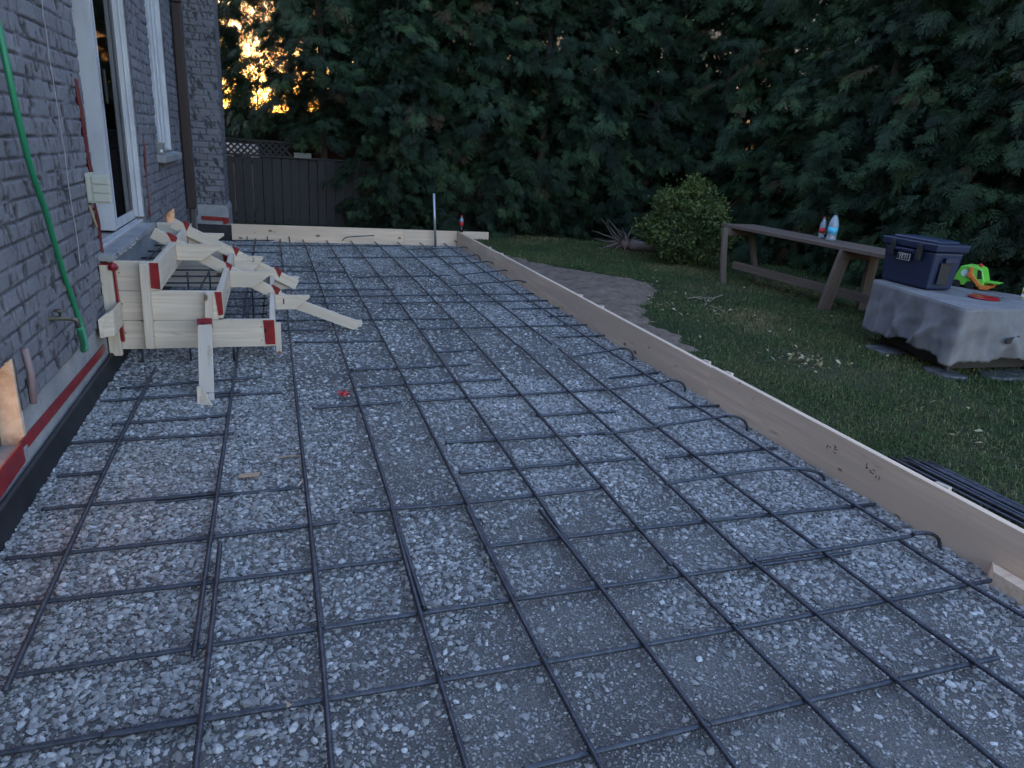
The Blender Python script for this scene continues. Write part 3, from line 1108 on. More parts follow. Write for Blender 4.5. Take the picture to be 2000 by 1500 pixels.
# --- downspout in the corner by the chimney
mb = MB()
mb.box(-1.082, -0.972, 9.98, 10.06, 0.60, 2.98, MT['brown_metal'])
mb.box(-1.088, -0.966, 9.974, 10.066, 2.98, 3.08, MT['brown_metal'])
mb.box(-1.082, -0.972, 9.98, 10.06, 3.08, 3.8, MT['brown_metal'])
parts.append(mb.build('downspout', bevel=0.012))
mb = MB()
mb.tube([(-1.03, 10.02, -.02), (-1.03, 10.02, 0.6)], 0.035, MT['bark'], 10)
parts.append(mb.build('drain_stub', smooth=True))
# --- outlet box, its ribbed cover standing open from the wall
mb = MB()
mb.box(WX - .01, WX + .03, 4.975, 5.08, 1.12, 1.29, MT['beige'])
parts.append(mb.build('outlet_box', bevel=0.004))
mb = MB()
mb.box(WX + .008, WX + .142, 4.955, 4.970, 1.115, 1.285, MT['beige'])
for z in (1.125, 1.178, 1.231):
    mb.box(WX + .045, WX + .135, 4.946, 4.954, z, z + .044, MT['beige'])
mb.box(WX + .012, WX + .034, 4.945, 4.954, 1.125, 1.275, MT['beige'])
parts.append(mb.build('outlet_cover', bevel=0.003))
mb = MB()
mb.tube([(WX + .012, 4.97, 1.1), (WX + .02, 5.0, 1.02), (WX + .02, 5.05, .96)], 0.008, MT['cardboard'], 6)
parts.append(mb.build('outlet_wire'))
# --- faucet
tp = AX(WX + .02, 100, 622)
mb = MB()
mb.lathe((WX - .01, tp[1], tp[2]), [(0.028, 0), (0.028, .012), (0.012, .014), (0.012, .12)], MT['brass'], 12, (1, 0, 0))
mb.tube([(WX + .10, tp[1], tp[2]), (WX + .125, tp[1] + .01, tp[2] - .01), (WX + .13, tp[1] + .015, tp[2] - .05)], 0.013, MT['brass'], 8)
mb.lathe((WX + .06, tp[1], tp[2]), [(0.006, 0), (0.006, .035), (0.026, .036), (0.026, .044)], MT['brass'], 10)
parts.append(mb.build('faucet', smooth=True))
# --- thin cable stapled to the brick
mb = MB()
pts = [AX(WX + .024, *p) for p in [(80, -40), (84, 30), (90, 60), (96, 110), (106, 170), (116, 235), (127, 300), (135, 370), (143, 420), (150, 460), (157, 520)]]
mb.tube(pts, 0.0022, MT['cable'], 5)
parts.append(mb.build('cable'))
adopt(house, *parts)

# --- grey box on the window sill
b = thing('grey_box', 'small grey metal box with white sticker on the window sill', 'box', (-1.06, 8.03, 1.33))
mb = MB()
mb.box(-1.10, -1.035, 7.98, 8.09, 1.322, 1.42, MT['greybox'])
p1 = mb.build('body', bevel=0.004)
mb = MB()
mb.box(-1.062, -1.045, 7.977, 7.98, 1.34, 1.365, MT['white'])
p2 = mb.build('sticker')
mb = MB()
mb.box(-1.103, -1.032, 7.976, 8.093, 1.42, 1.432, MT['soffit'])
p3 = mb.build('lid', bevel=0.002)
adopt(b, p1, p2, p3)

# --- hose
hp = [(-14, 10), (2, 75), (20, 160), (40, 250), (62, 335), (88, 410), (108, 480), (128, 545), (145, 595), (157, 632), (164, 655), (166, 668)]
pts = [AX(WX + .05 + 0.03 * math.sin(i * .6), *p) for i, p in enumerate(hp)]
last = pts[-1]
tapend = np.array([WX + .13, tp[1] + .015, tp[2] - .05])
pts += [last + np.array([0.005, -.03, -.03]), last + np.array([0.005, -.09, -.02]), last * 0.45 + tapend * .55 + np.array([0, 0, -.05]), tapend]


mb = MB()
mb.tube(smooth_path(pts), 0.0135, MT['hose'], 10)
h = mb.build('garden_hose', smooth=True)
tag(h, 'green garden hose hanging down the brick wall to the tap', 'hose')

# ================================================================== FORM BOARDS
BT = 0.25
P = MT['plank']


def board(x0, x1, y0, y1, z0, z1, label, stamps=()):
    mb = MB()
    mb.box(x0, x1, y0, y1, z0, z1, P)
    o = mb.build('form_board', bevel=0.003)
    tag(o, label, 'board', 'form boards round the patio')
    for s in stamps:
        for q in s():
            q.parent = o
    return o


def stamp_marks(x, y, z, n_, seed):
    def f():
        r = random.Random(seed)
        out = []
        for q in range(n_):
            mb = MB()
            yy, zz = y + r.uniform(-.05, .05), z + r.uniform(-.02, .02)
            if r.random() < .5:
                mb.box(x - .0012, x + .0008, yy, yy + .004, zz, zz + r.uniform(.015, .03), MT['ink'])
            else:
                mb.box(x - .0012, x + .0008, yy, yy + r.uniform(.01, .025), zz, zz + .004, MT['ink'])
            out.append(mb.build('ink_stamp'))
        return out
    return f


RX = 2.872
board(RX, RX + .038, -1.2, 3.945, -.02, BT, 'nearest long side board, stained and knotty, between gravel and lawn', [stamp_marks(RX, 2.75, .16, 7, 1), stamp_marks(RX, 2.45, .15, 8, 2)])
board(RX - .003, RX + .036, 3.948, 6.28, -.02, BT - .002, 'second side board from the camera, beside the bare soil')
board(RX, RX + .038, 6.284, 9.28, -.02, BT, 'third side board from the camera, beside the wide soil heap')
board(RX - .002, RX + .036, 9.284, 11.42, -.02, BT - .003, 'farthest side board, ending at the corner with the cola bottle')
board(-.66, 1.98, 11.435, 11.473, -.02, BT, 'left back board, butting against the brick chimney in front of the fence')
board(1.983, 3.43, 11.437, 11.475, -.02, BT - .003, 'right back board, running past the corner below the pipe')
for i, (y, lab) in enumerate([(9.64, 'farthest wooden stake behind the side board'), (9.06, 'wooden stake behind the side board where the soil begins'), (6.36, 'wooden stake behind the side board at the widest soil'),
                              (5.86, 'low wooden stake behind the side board just nearer than the soil heap'), (4.07, 'wooden stake at the far side of the near board joint'), (3.80, 'wooden stake at the near side of the near board joint'), (2.1, 'wooden stake behind the side board beside the steel bar stack')]):
    mb = MB()
    mb.prism([(RX + .041, y - .045, 0.0), (RX + .041, y + .045, 0.0), (RX + .041, y + .045, .250), (RX + .041, y - .03, .256)], (.022, 0, 0), MT['pine'])
    tag(mb.build('wooden_stake', bevel=0.002), lab, 'stake', 'stakes holding the side board')

# wedge block inside the near end of the side board
mb = MB()
a_, b_ = G(1935, 1108, .05), G(2010, 1175, .05)
mb.prism([(2.80, 1.70, -.01), (2.868, 1.76, -.01), (2.868, 1.25, -.01), (2.80, 1.25, -.01)], (0, 0, .075), MT['plank'])
tag(mb.build('wood_block', bevel=0.003), 'pale lumber offcut lying on gravel against the near board', 'offcut')

# ================================================================== STEP FORM
step = thing('step_formwork', 'three tier wooden stair formwork with red tape under the sliding door', 'formwork', (-.6, 6.2, 0))
PN = MT['pine']
sp = []
YN, YF = 5.10, 7.25            # near and far side panels (outer near face, inner far face)
XW, R1, R2, R3 = -1.055, -0.79, -0.41, -0.07
ZT, Z2_, Z3_, ZB = 0.735, 0.537, 0.334, 0.135


def panel(y, name):
    out = []
    for (x0, x1, z0, z1) in [(XW, R1, Z2_ + .002, ZT), (XW, R2, Z3_ + .002, Z2_ - .001), (XW, R3, ZB, Z3_ - .001)]:
        mb = MB()
        mb.box(x0, x1, y, y + .036, z0, z1, PN)
        out.append(mb.build(name, bevel=0.002))
    return out


sp += panel(YN, 'side_board') + panel(YF, 'side_board')
for (xr, zt, zb) in [(R1, ZT, ZT - .195), (R2, Z2_, Z2_ - .185), (R3, Z3_, Z3_ - .20)]:
    mb = MB()
    mb.box(xr - .002, xr + .036, YN + .038, YF - .002, zb, zt + .002, PN)
    sp.append(mb.build('riser_board', bevel=0.002))
# cleats on the outside of the near panel
for (x, w_, z0, z1, yo) in [(R1 - .055, .05, .155, ZT - .004, .075), (R2 - .055, .05, .36, Z2_ - .004, .06)]:
    mb = MB()
    mb.beam((x, YN - yo / 2 - .001, z0), (x + .01, YN - yo / 2 - .001, z1), w_, yo, PN, (0, 1, 0))
    sp.append(mb.build('cleat', bevel=0.003))
mb = MB()
mb.beam((XW - .005, YN - .02, .10), (XW - .005, YN - .02, ZT - .02), .075, .038, PN, (0, 1, 0))
sp.append(mb.build('wall_post', bevel=0.003))
# near kicker leaning out to the gravel
k0, k1 = np.array([-.49, YN - .075, .345]), G(404, 785, 0.0)
mb = MB()
mb.beam(k1 + np.array([0, 0, -.03]), k0, .088, .038, PN, (0, -.6, .8))
sp.append(mb.build('kicker', bevel=0.003))
mb = MB()
mb.prism([k1 + np.array([-.05, -.02, -.03]), k1 + np.array([.05, -.06, -.03]), k1 + np.array([-.02, .02, .10]), k1 + np.array([-.05, .02, .10])], (0, -.03, 0), PN)
sp.append(mb.build('kicker_wedge', bevel=0.002))
# stringers lying down the nosings
def stringer(y, p, q):
    mb = MB()
    mb.beam((p[0], y, p[1]), (q[0], y, q[1]), .038, .088, PN, (0, 0, 1))
    sp.append(mb.build('stringer', bevel=0.003))


YA, YB = 6.05, 6.80
stringer(YA, (-.915, .80), (-.0, .285 + .02))
stringer(YA + .002, (-.03, .30), (.655, .03))
stringer(YB, (-.865, .79), (.165, .245))


def gusset(y, x0, zt, L, h):
    mb = MB()
    mb.prism([(x0, y, zt), (x0 + L, y, zt), (x0 + L, y, zt - .02), (x0 + L * .55, y, zt - h), (x0, y, zt - h)], (0, .036, 0), PN)
    sp.append(mb.build('bracket', bevel=0.002))


gusset(YA - .062, R1 + .038, .725, .33, .125)
gusset(YA - .062, R2 + .038, .515, .32, .13)
gusset(YA - .060, R3 + .038, .318, .28, .12)
gusset(YB + .03, R1 + .038, .705, .30, .12)
gusset(YB - .062, R2 + .038, .52, .25, .16)
gusset(YB + .03, R3 + .038, .32, .22, .12)
mb = MB()
mb.box(.64, .70, 6.13, 6.19, -.02, .055, PN)
sp.append(mb.build('ground_peg', bevel=0.002))
mb = MB()
mb.box(R3 + .036, R3 + .074, YN + .05, YN + .12, .06, Z3_ - .05, PN)
sp.append(mb.build('riser_stake', bevel=0.002))
for (x, z) in [(XW + .06, .66), (XW + .06, .45), (XW + .06, .25), (R1 - .03, .60), (R1 - .03, .42), (R1 - .03, .22), (R2 - .03, .47), (R2 - .03, .40), (R3 - .06, .28), (R3 - .06, .18)]:
    mb = MB()
    mb.lathe((x, YN - .0005, z), [(.0045, -.001), (.0045, .0015)], MT['wire'], 8, (0, -1, 0))
    sp.append(mb.build('screw_head'))
# tape patches
def patch(poly, d):
    mb_ = MB()
    mb_.prism(poly, d, MT['tape'])
    sp.append(mb_.build('red_tape'))


patch([(R1 - .028, YN - .004, ZT - .008), (R1 + .035, YN - .004, ZT - .008), (R1 + .035, YN - .004, ZT - .185), (R1 - .024, YN - .004, ZT - .178)], (0, .0035, 0))
for (xr, za, zb) in [(R1, ZT - .195, ZT), (R2, Z2_ - .19, Z2_), (R3, ZB + .005, Z3_)]:
    mb = MB()
    mb.box(xr + .001, xr + .034, YN + .0005, YN + .037, za, zb, PN)
    sp.append(mb.build('riser_end', bevel=0.001))
patch([(R2 - .012, YN - .004, Z2_ - .004), (R2 + .033, YN - .004, Z2_ - .004), (R2 + .036, YN - .004, Z2_ - .165), (R2 + .004, YN - .004, Z2_ - .17)], (0, .0035, 0))
patch([(R3 - .045, YN - .004, Z3_ - .004), (R3 + .03, YN - .004, Z3_ - .004), (R3 + .033, YN - .004, ZB + .015), (R3 - .035, YN - .004, ZB + .015)], (0, .0035, 0))
patch([(XW + .033, YN - .045, ZT - .03), (XW + .043, YN - .045, ZT - .03), (XW + .055, YN - .045, .20), (XW + .04, YN - .045, .20)], (0, .045, 0))
mb_ = MB()
mb_.lathe((XW + .035, YN - .03, ZT - .03), [(0.004, -.03), (.03, -.02), (.034, 0), (.02, .02), (.004, .028)], MT['tape'], 8)
sp.append(mb_.build('red_tape'))
patch([(XW - .045, YN - .042, ZT - .018), (XW + .03, YN - .042, ZT - .018), (XW + .03, YN + .0, ZT - .018), (XW - .045, YN, ZT - .018)], (0, 0, .008))
a, s, n_, L = frame_of(k1, k0, (0, -.6, .8))
kt = k0 - a * .055
patch([kt - s * .047 + n_ * .022, kt + s * .047 + n_ * .022, kt + s * .047 + n_ * .022 + a * .058, kt - s * .047 + n_ * .022 + a * .058], n_ * -.044)
for (y, x, z) in [(YA, -.80, .742), (YA, -.40, .523), (YA, -.045, .335), (YA, .09, .27), (YB, -.775, .755), (YB, -.38, .545), (YB, -.02, .355)]:
    sl_ = np.array([1, 0, -.54]) / math.hypot(1, .54)
    nn = np.array([.54, 0, 1]) / math.hypot(1, .54)
    c_ = np.array([x, y, z])
    wq = random.uniform(.028, .045)
    patch([c_ + sl_ * -wq + nn * .052 + [0, -.021, 0], c_ + sl_ * wq * 1.1 + nn * .05 + [0, -.021, 0], c_ + sl_ * wq * .8 + nn * .05 + [0, .021, 0], c_ + sl_ * -wq + nn * .052 + [0, .021, 0]], nn * -.006)
    patch([c_ + sl_ * -wq + nn * .05 + [0, -.022, 0], c_ + sl_ * wq * 1.1 + nn * .05 + [0, -.022, 0], c_ + sl_ * wq * 1.25 + nn * -.02 + [0, -.022, 0], c_ + sl_ * wq * .2 + nn * .012 + [0, -.022, 0]], (0, .002, 0))
patch([(R2 - .10, YF - .004, .56), (R2 - .065, YF - .004, .56), (R2 - .05, YF - .004, .38), (R2 - .085, YF - .004, .38)], (0, .003, 0))
# lumber grade stamps on the brackets
for (txt, x, y, z, rot) in [('2', R2 + .20, YB - .0635, .487, 0.1)]:
    o = text_mesh(txt, .05, MT['ink'], 'ink_stamp', .0004)
    o.rotation_euler = (math.radians(90), rot, 0)
    o.location = (x, y, z)
    bpy.context.view_layer.update()
    sp.append(o)
mb = MB()
mb.prism([(R3 + .10, YA - .0612, .245), (R3 + .112, YA - .0612, .245), (R3 + .112, YA - .0612, .29), (R3 + .10, YA - .0612, .29)], (0, .002, 0), MT['ink'])
sp.append(mb.build('ink_stamp'))
adopt(step, *sp)
# offcut jammed between form and wall
mb = MB()
q = [(WX + .02, 4.78, .30), (WX + .10, 4.80, .31), (WX + .105, 4.80, .48), (WX + .06, 4.80, .45), (WX + .02, 4.78, .42)]
mb.prism(q, (0, .28, 0), PN)
o = mb.build('wood_block', bevel=0.004)
tag(o, 'short pale lumber block wedged between the stair form and brick wall', 'offcut')

# ================================================================== REBAR
RB = MT['rebar']


def ribbed(path, r=0.0086, near=4.6):
    """bar mesh along a polyline; ribs only where they can be seen"""
    P_ = smooth_path(path, 4) if len(path) > 2 else [np.asarray(p, float) for p in path]
    pts, rad = [], []
    for p, q in zip(P_[:-1], P_[1:]):
        L = np.linalg.norm(q - p)
        if L < 1e-6:
            continue
        st = 0.0065 if min(p[1], q[1]) < near else 0.12
        k = max(1, int(L / st))
        for i in range(k):
            pts.append(p + (q - p) * i / k)
    pts.append(P_[-1])
    pts = np.array(pts)
    k = len(pts)
    rad = np.array([r * (1.24 if (i // 1) % 2 else 0.9) if pts[i][1] < near else r for i in range(k)])
    sides = 7
    t_ = np.gradient(pts, axis=0) if k > 2 else np.repeat([pts[-1] - pts[0]], k, 0)
    t_ /= np.linalg.norm(t_, axis=1)[:, None] + 1e-12
    up = np.array([0, 0, 1.0])
    s_ = np.cross(np.repeat(up[None], k, 0), t_)
    nb = np.linalg.norm(s_, axis=1)
    s_[nb < 0.15] = (1, 0, 0)
    s_ /= np.linalg.norm(s_, axis=1)[:, None]
    nn = np.cross(t_, s_)
    V = []
    for j in range(sides):
        th = 2 * math.pi * j / sides
        V.append(pts + rad[:, None] * (math.cos(th) * s_ + math.sin(th) * nn) + t_ * (0.003 * math.sin(th)))
    V = np.stack(V, 1).reshape(-1, 3)
    i0 = (np.arange(k - 1) * sides)[:, None] + np.arange(sides)
    i1 = (np.arange(k - 1) * sides)[:, None] + (np.arange(sides) + 1) % sides
    F = np.stack([i0, i1, i1 + sides, i0 + sides], -1).reshape(-1, 4)
    c0, c1 = len(V), len(V) + 1
    V = np.concatenate([V, pts[:1], pts[-1:]])
    capa = [(c0, (j + 1) % sides, j, c0) for j in range(sides)]
    e = (k - 1) * sides
    F2 = [(i, j, kk) for (i, j, kk, _) in capa] + [(c1, e + j, e + (j + 1) % sides) for j in range(sides)]
    me = bpy.data.meshes.new('rebar')
    me.from_pydata(V.tolist(), [], F.tolist() + F2)
    me.materials.append(RB)
    me.polygons.foreach_set('use_smooth', [True] * len(me.polygons))
    o = bpy.data.objects.new('rebar', me)
    COL.objects.link(o)
    return o


ORD = ['first', 'second', 'third', 'fourth', 'fifth', 'sixth', 'seventh', 'eighth', 'ninth', 'tenth', 'eleventh', 'twelfth', 'thirteenth', 'fourteenth', 'fifteenth', 'sixteenth', 'seventeenth', 'eighteenth', 'nineteenth', 'twentieth', 'twenty-first', 'twenty-second', 'twenty-third', 'twenty-fourth', 'twenty-fifth', 'twenty-sixth', 'twenty-seventh', 'twenty-eighth', 'twenty-ninth', 'thirtieth', 'thirty-first', 'thirty-second', 'thirty-third', 'thirty-fourth', 'thirty-fifth', 'thirty-sixth', 'thirty-seventh', 'thirty-eighth', 'thirty-ninth', 'fortieth', 'forty-first', 'forty-second', 'forty-third', 'forty-fourth', 'forty-fifth', 'forty-sixth', 'forty-seventh', 'forty-eighth', 'forty-ninth', 'fiftieth', 'fifty-first', 'fifty-second', 'fifty-third', 'fifty-fourth', 'fifty-fifth']
ZL, ZTR = 0.040, 0.023
LONG = [   # (line number from the house, [pixel path...], piece note)
    (1, [(304, 718), (232, 862), (167, 1003), (131, 1077), (60, 1240), (8, 1350)], 'ending by the black membrane'),
    (2, [(500, 464), (492, 509), (479, 600), (462, 702), (440, 850), (417, 1000), (380, 1283)], 'far length, passing under the stair form'),
    (2, [(430, 1060), (412, 1240), (380, 1500), (376, 1560)], 'near length, lapping beside the far one'),
    (3, [(547, 461), (552, 530), (565, 640), (584, 820), (603, 1000), (628, 1226)], 'far length'),
    (3, [(606, 1035), (622, 1200), (640, 1400), (652, 1560)], 'near length'),
    (4, [(590, 462), (607, 512), (650, 630), (700, 770), (743, 927), (774, 1005), (826, 1190)], 'far length'),
    (4, [(764, 990), (820, 1193), (865, 1350), (910, 1497), (930, 1560)], 'near length'),
    (5, [(635, 464), (673, 530), (750, 663), (813, 783), (887, 927), (922, 1000), (997, 1163)], 'far length'),
    (5, [(912, 990), (1000, 1173), (1067, 1293), (1173, 1497), (1205, 1560)], 'near length'),
    (6, [(680, 464), (724, 520), (860, 693), (960, 850), (1065, 1000), (1165, 1130)], 'far length'),
    (6, [(1054, 995), (1170, 1146), (1263, 1260), (1370, 1413), (1440, 1500), (1480, 1560)], 'near length'),
    (7, [(727, 467), (780, 520), (930, 673), (1010, 755), (1210, 995), (1312, 1104)], 'far length'),
    (7, [(1290, 1075), (1440, 1228), (1577, 1371), (1703, 1493), (1770, 1560)], 'near length'),
    (8, [(765, 464), (833, 520), (1012, 677)], 'farthest length, stopping halfway'),
    (8, [(1010, 672), (1130, 780), (1367, 1007), (1470, 1098)], 'middle length'),
    (8, [(1455, 1082), (1594, 1199), (1752, 1329), (1955, 1493), (2030, 1560)], 'near length'),
    (9, [(806, 464), (880, 518), (1076, 672)], 'farthest length'),
    (9, [(1088, 680), (1115, 698), (1320, 862), (1510, 1007), (1620, 1084)], 'middle length'),
    (9, [(1598, 1070), (1734, 1171), (1902, 1294), (2000, 1360), (2060, 1402)], 'near length'),
    (10, [(855, 466), (922, 515), (1090, 620), (1220, 705), (1370, 800), (1560, 920), (1752, 1036)], 'far length by the side board'),
    (10, [(1752, 1052), (1891, 1140), (2000, 1203), (2060, 1238)], 'near length by the side board'),
]


def wire_tie(p, parent):
    mb = MB()
    p = np.asarray(p, float)
    a0 = random.uniform(0, 6.28)
    ring = [p + 0.0155 * np.array([math.cos(t_) * math.cos(a0), math.cos(t_) * math.sin(a0), math.sin(t_)]) for t_ in np.linspace(0, 5.9, 10)]
    mb.tube(ring, 0.0016, MT['wire'], 5)
    d = np.array([math.cos(a0 + 1), math.sin(a0 + 1), 0])
    mb.tube([p + [0, 0, .012], p + d * .02 + [0, 0, .016], p + d * .04 + [0, 0, .008]], 0.0022, MT['wire'], 5)
    o = mb.build('wire_tie')
    o.parent = parent
    return o


longbars = []
for (ln, px, note) in LONG:
    path = [G(u, v, ZL) for u, v in px]
    A_ = np.array(path)
    deg = 2 if len(A_) > 3 else 1
    cf = np.polyfit(A_[:, 1], A_[:, 0], deg)
    yv = np.linspace(A_[0, 1], A_[-1, 1], 7)
    path = [np.array([np.polyval(cf, y_), y_, ZL]) for y_ in yv]
    o = ribbed(path)
    tag(o, f'lengthwise rebar, {ORD[ln - 1]} line from the house, {note}', 'rebar', 'rebars of the patio mat')
    longbars.append((o, path))

CROSS = [  # visible runs of the cross bars, near to far: (height, pixel path)
    (.026, [(1020, 1503), (1160, 1470), (1300, 1437), (1373, 1413), (1570, 1371), (1752, 1331), (1902, 1294), (1950, 1284)]),
    (.018, [(-40, 1480), (200, 1433), (300, 1416), (410, 1398)]),
    (.028, [(198, 1438), (393, 1407), (563, 1380), (667, 1360), (853, 1328), (1062, 1293), (1263, 1260), (1443, 1229), (1594, 1199), (1734, 1171), (1891, 1142), (1936, 1134)]),
    (.026, [(20, 1322), (377, 1263), (620, 1230), (817, 1200), (997, 1173), (1170, 1143), (1300, 1133), (1475, 1101), (1664, 1080)]),
    (.022, [(-30, 1190), (93, 1173), (400, 1137), (613, 1115), (787, 1090)]),
    (.022, [(950, 1066), (1107, 1052), (1250, 1033), (1373, 1017), (1506, 1004), (1667, 989), (1710, 985)]),
    (.022, [(10, 1092), (200, 1072), (407, 1050), (610, 1027), (663, 1018)]),
    (.030, [(80, 995), (250, 979), (454, 960)]),
    (.012, [(304, 981), (450, 966), (589, 952)]),
    (.026, [(690, 1000), (770, 992), (900, 985), (1030, 968), (1180, 952)]),
    (.020, [(112, 930), (205, 922)]),
    (.018, [(897, 922), (1003, 915), (1110, 906), (1240, 895)]),
    (.022, [(1300, 893), (1400, 885), (1517, 875)]),
    (.026, [(138, 865), (300, 856), (458, 846)]),
    (.014, [(870, 865), (993, 857), (1180, 846)]),
    (.014, [(218, 830), (330, 820), (443, 811)]),
    (.018, [(1047, 812), (1203, 803)]),
    (.018, [(1307, 796), (1408, 792)]),
    (.026, [(195, 784), (330, 774), (470, 765)]),
    (.014, [(419, 774), (550, 766)]),
    (.020, [(610, 797), (783, 785)]),
    (.022, [(815, 783), (1007, 772), (1180, 760)]),
    (.020, [(235, 758), (370, 747), (512, 736)]),
    (.020, [(705, 755), (840, 748), (980, 740)]),
    (.018, [(683, 723), (800, 717), (917, 712)]),
    (.018, [(1190, 738), (1290, 727)]),
    (.014, [(857, 687), (930, 683)]),
    (.020, [(576, 668), (660, 667), (750, 666)]),
    (.020, [(1087, 658), (1195, 655)]),
    (.020, [(531, 645), (640, 645)]),
    (.020, [(822, 642), (1000, 638), (1160, 634)]),
    (.014, [(540, 626), (700, 624), (887, 622)]),
    (.020, [(1070, 618), (1123, 617)]),
    (.020, [(1000, 603), (1105, 601)]),
    (.022, [(593, 593), (681, 592)]),
    (.022, [(747, 592), (900, 589), (1075, 587)]),
    (.022, [(560, 579), (720, 578), (880, 576), (1042, 573)]),
    (.018, [(560, 566), (720, 565), (770, 564)]),
    (.018, [(560, 553), (664, 553)]),
    (.016, [(690, 541), (880, 538)]),
    (.022, [(560, 529), (673, 531)]),
    (.022, [(491, 520), (609, 521)]),
    (.022, [(470, 509), (514, 510)]),
    (.022, [(640, 503), (845, 502)]),
    (.022, [(451, 492), (544, 493)]),
    (.022, [(448, 479), (560, 479), (655, 480), (780, 480)]),
    (.022, [(450, 470), (600, 468), (760, 469)]),
]
for i, (z, px) in enumerate(CROSS):
    A_ = np.array([G(u, v, z) for u, v in px])
    cf = np.polyfit(A_[:, 0], A_[:, 1], 2 if len(A_) > 4 else 1)
    xv = np.linspace(A_[0, 0], A_[-1, 0], 5)
    path = [np.array([x_, np.polyval(cf, x_), z]) for x_ in xv]
    side = 'near the house side' if px[-1][0] < 680 else ('towards the side board' if px[0][0] > 880 else 'across the middle')
    o = ribbed(path, 0.0082)
    tag(o, f'crosswise rebar, {ORD[i]} from the camera, {side}', 'rebar', 'rebars of the patio mat')

HOOKS = [  # straight run on the gravel, then a bend that turns down into the edge
    [(1475, 1094), (1752, 1052), (1797, 1045), (1825, 1052), (1834, 1073)],
    [(1300, 945), (1415, 927), (1552, 906), (1583, 901), (1605, 911), (1611, 941)],
    [(1180, 848), (1396, 816), (1437, 813), (1455, 822), (1459, 842)],
    [(1180, 762), (1288, 748), (1318, 745), (1332, 752), (1338, 767)],
    [(1110, 698), (1200, 683), (1218, 681), (1231, 688), (1237, 704)],
    [(878, 558), (993, 549), (1013, 547), (1028, 553), (1037, 566)],
    [(898, 537), (975, 529), (990, 528), (997, 533), (1001, 544)],
    [(870, 516), (940, 512), (953, 512), (963, 517), (968, 526)],
    [(848, 501), (918, 500), (928, 501), (934, 504), (938, 510)],
    [(803, 487), (895, 484), (908, 484), (914, 488), (918, 495)],
    [(773, 470), (876, 471), (886, 472), (893, 476), (898, 483)],
]
for i, px in enumerate(HOOKS):
    n_ = len(px)
    path = [G(*px[0], .045), G(*px[1], .062)]
    e = G(*px[-1], .0)
    # the bend stands in a vertical plane above the end point
    b0 = path[-1]
    path = [path[0], b0]
    d = np.array([e[0] - b0[0], e[1] - b0[1], 0])
    for tfrac, zz in ((.35, .085), (.62, .088), (.84, .07), (.97, .035), (1.0, -.02)):
        path.append(np.array([b0[0], b0[1], 0]) + d * tfrac + np.array([0, 0, zz]))
    o = ribbed(path, 0.0082)
    tag(o, f'rebar hooked down into the gravel by the side board, {ORD[i]} hook from camera', 'rebar', 'hooked rebars along the side board')
path = [AY(11.25, u, v) for u, v in [(668, 470), (676, 464), (690, 462), (731, 460)]]
tag(ribbed(path, .008), 'short bent rebar lying up against the back board', 'rebar')
for i, (u, v) in enumerate([(480, 470), (525, 470), (567, 470), (613, 466), (702, 470)]):
    b_ = G(u, v + 3, 0)
    path = [b_ + [0, 0, -.03], b_ + np.array([random.uniform(-.03, .06), -.02, .09])]
    tag(ribbed(path, .008), f'short rebar stub sticking up by the back board, {ORD[i]} from the chimney', 'rebar stub', 'dowel stubs at the back board')

# ties where bars cross
for (u, v) in [(1157, 1140), (858, 1318), (1062, 1288), (1594, 1186), (940, 1021), (1368, 1408), (822, 1188), (1000, 1170), (628, 1222), (408, 1133), (412, 1045), (380, 1258), (133, 1075), (1415, 930), (1503, 1003), (805, 784), (1010, 773), (1112, 770), (690, 525), (1090, 615), (865, 645), (232, 857), (420, 967), (1440, 1228), (1735, 1165)]:
    p = G(u, v, .034)
    best = min(longbars, key=lambda b: min(np.linalg.norm(np.asarray(q)[:2] - p[:2]) for q in smooth_path(b[1], 8)))
    wire_tie(p, best[0])

# bars inside the stair form
SF = [
    ([(-.98, 5.2, .60), (-.94, 7.1, .60)], 'long bar on the top tier inside the stair form'),
    ([(-.60, 5.2, .40), (-.56, 7.1, .42)], 'long bar on the middle tier inside the stair form'),
    ([(-.26, 5.2, .17), (-.23, 7.1, .2)], 'long bar on the bottom tier inside the stair form'),
    ([(-.14, 5.3, .10), (-.13, 7.05, .12)], 'second long bar on the bottom tier of the stair form'),
]
for yv in (5.45, 5.8, 6.15, 6.5, 6.85):
    SF.append(([(-1.03, yv, .585), (-.83, yv, .585)], f'short, across the top tier of stair form, {ORD[int((yv - 5.4) / .35)]} from the near side'))
for yv in (5.3, 5.6, 5.9, 6.2, 6.5, 6.8):
    SF.append(([(-.98, yv, .375), (-.44, yv, .38)], f'short, across the middle tier of stair form, {ORD[int((yv - 5.29) / .3)]} from the near side'))
    SF.append(([(-.98, yv + .1, .15), (-.10, yv + .1, .16)], f'short, across the bottom tier of stair form, {ORD[int((yv - 5.29) / .3)]} from the near side'))
for i, (x, y, t_) in enumerate([(-.93, YN + .12, .45), (-.62, YN + .12, .40), (-.33, YN + .12, .25), (-.72, 6.3, .45), (-.55, 6.3, .45), (-.60, 5.7, .4), (-.25, 5.9, .3), (-.22, 6.4, .42), (-.92, 6.4, .62)]):
    SF.append(([(x, y, -.05), (x, y + .004, t_)], ['upright bar nearest the house under the near form panel', 'upright bar in the middle under the near form panel', 'upright bar farthest out under the near form panel'][i] if i < 3 else f'upright bar standing inside the stair form, {ORD[i - 3]} of the six within'))
for path, lab in SF:
    tag(ribbed([np.array(p) for p in path], .0075, 0), 'steel rebar, ' + lab, 'rebar', 'rebars inside the stair form')

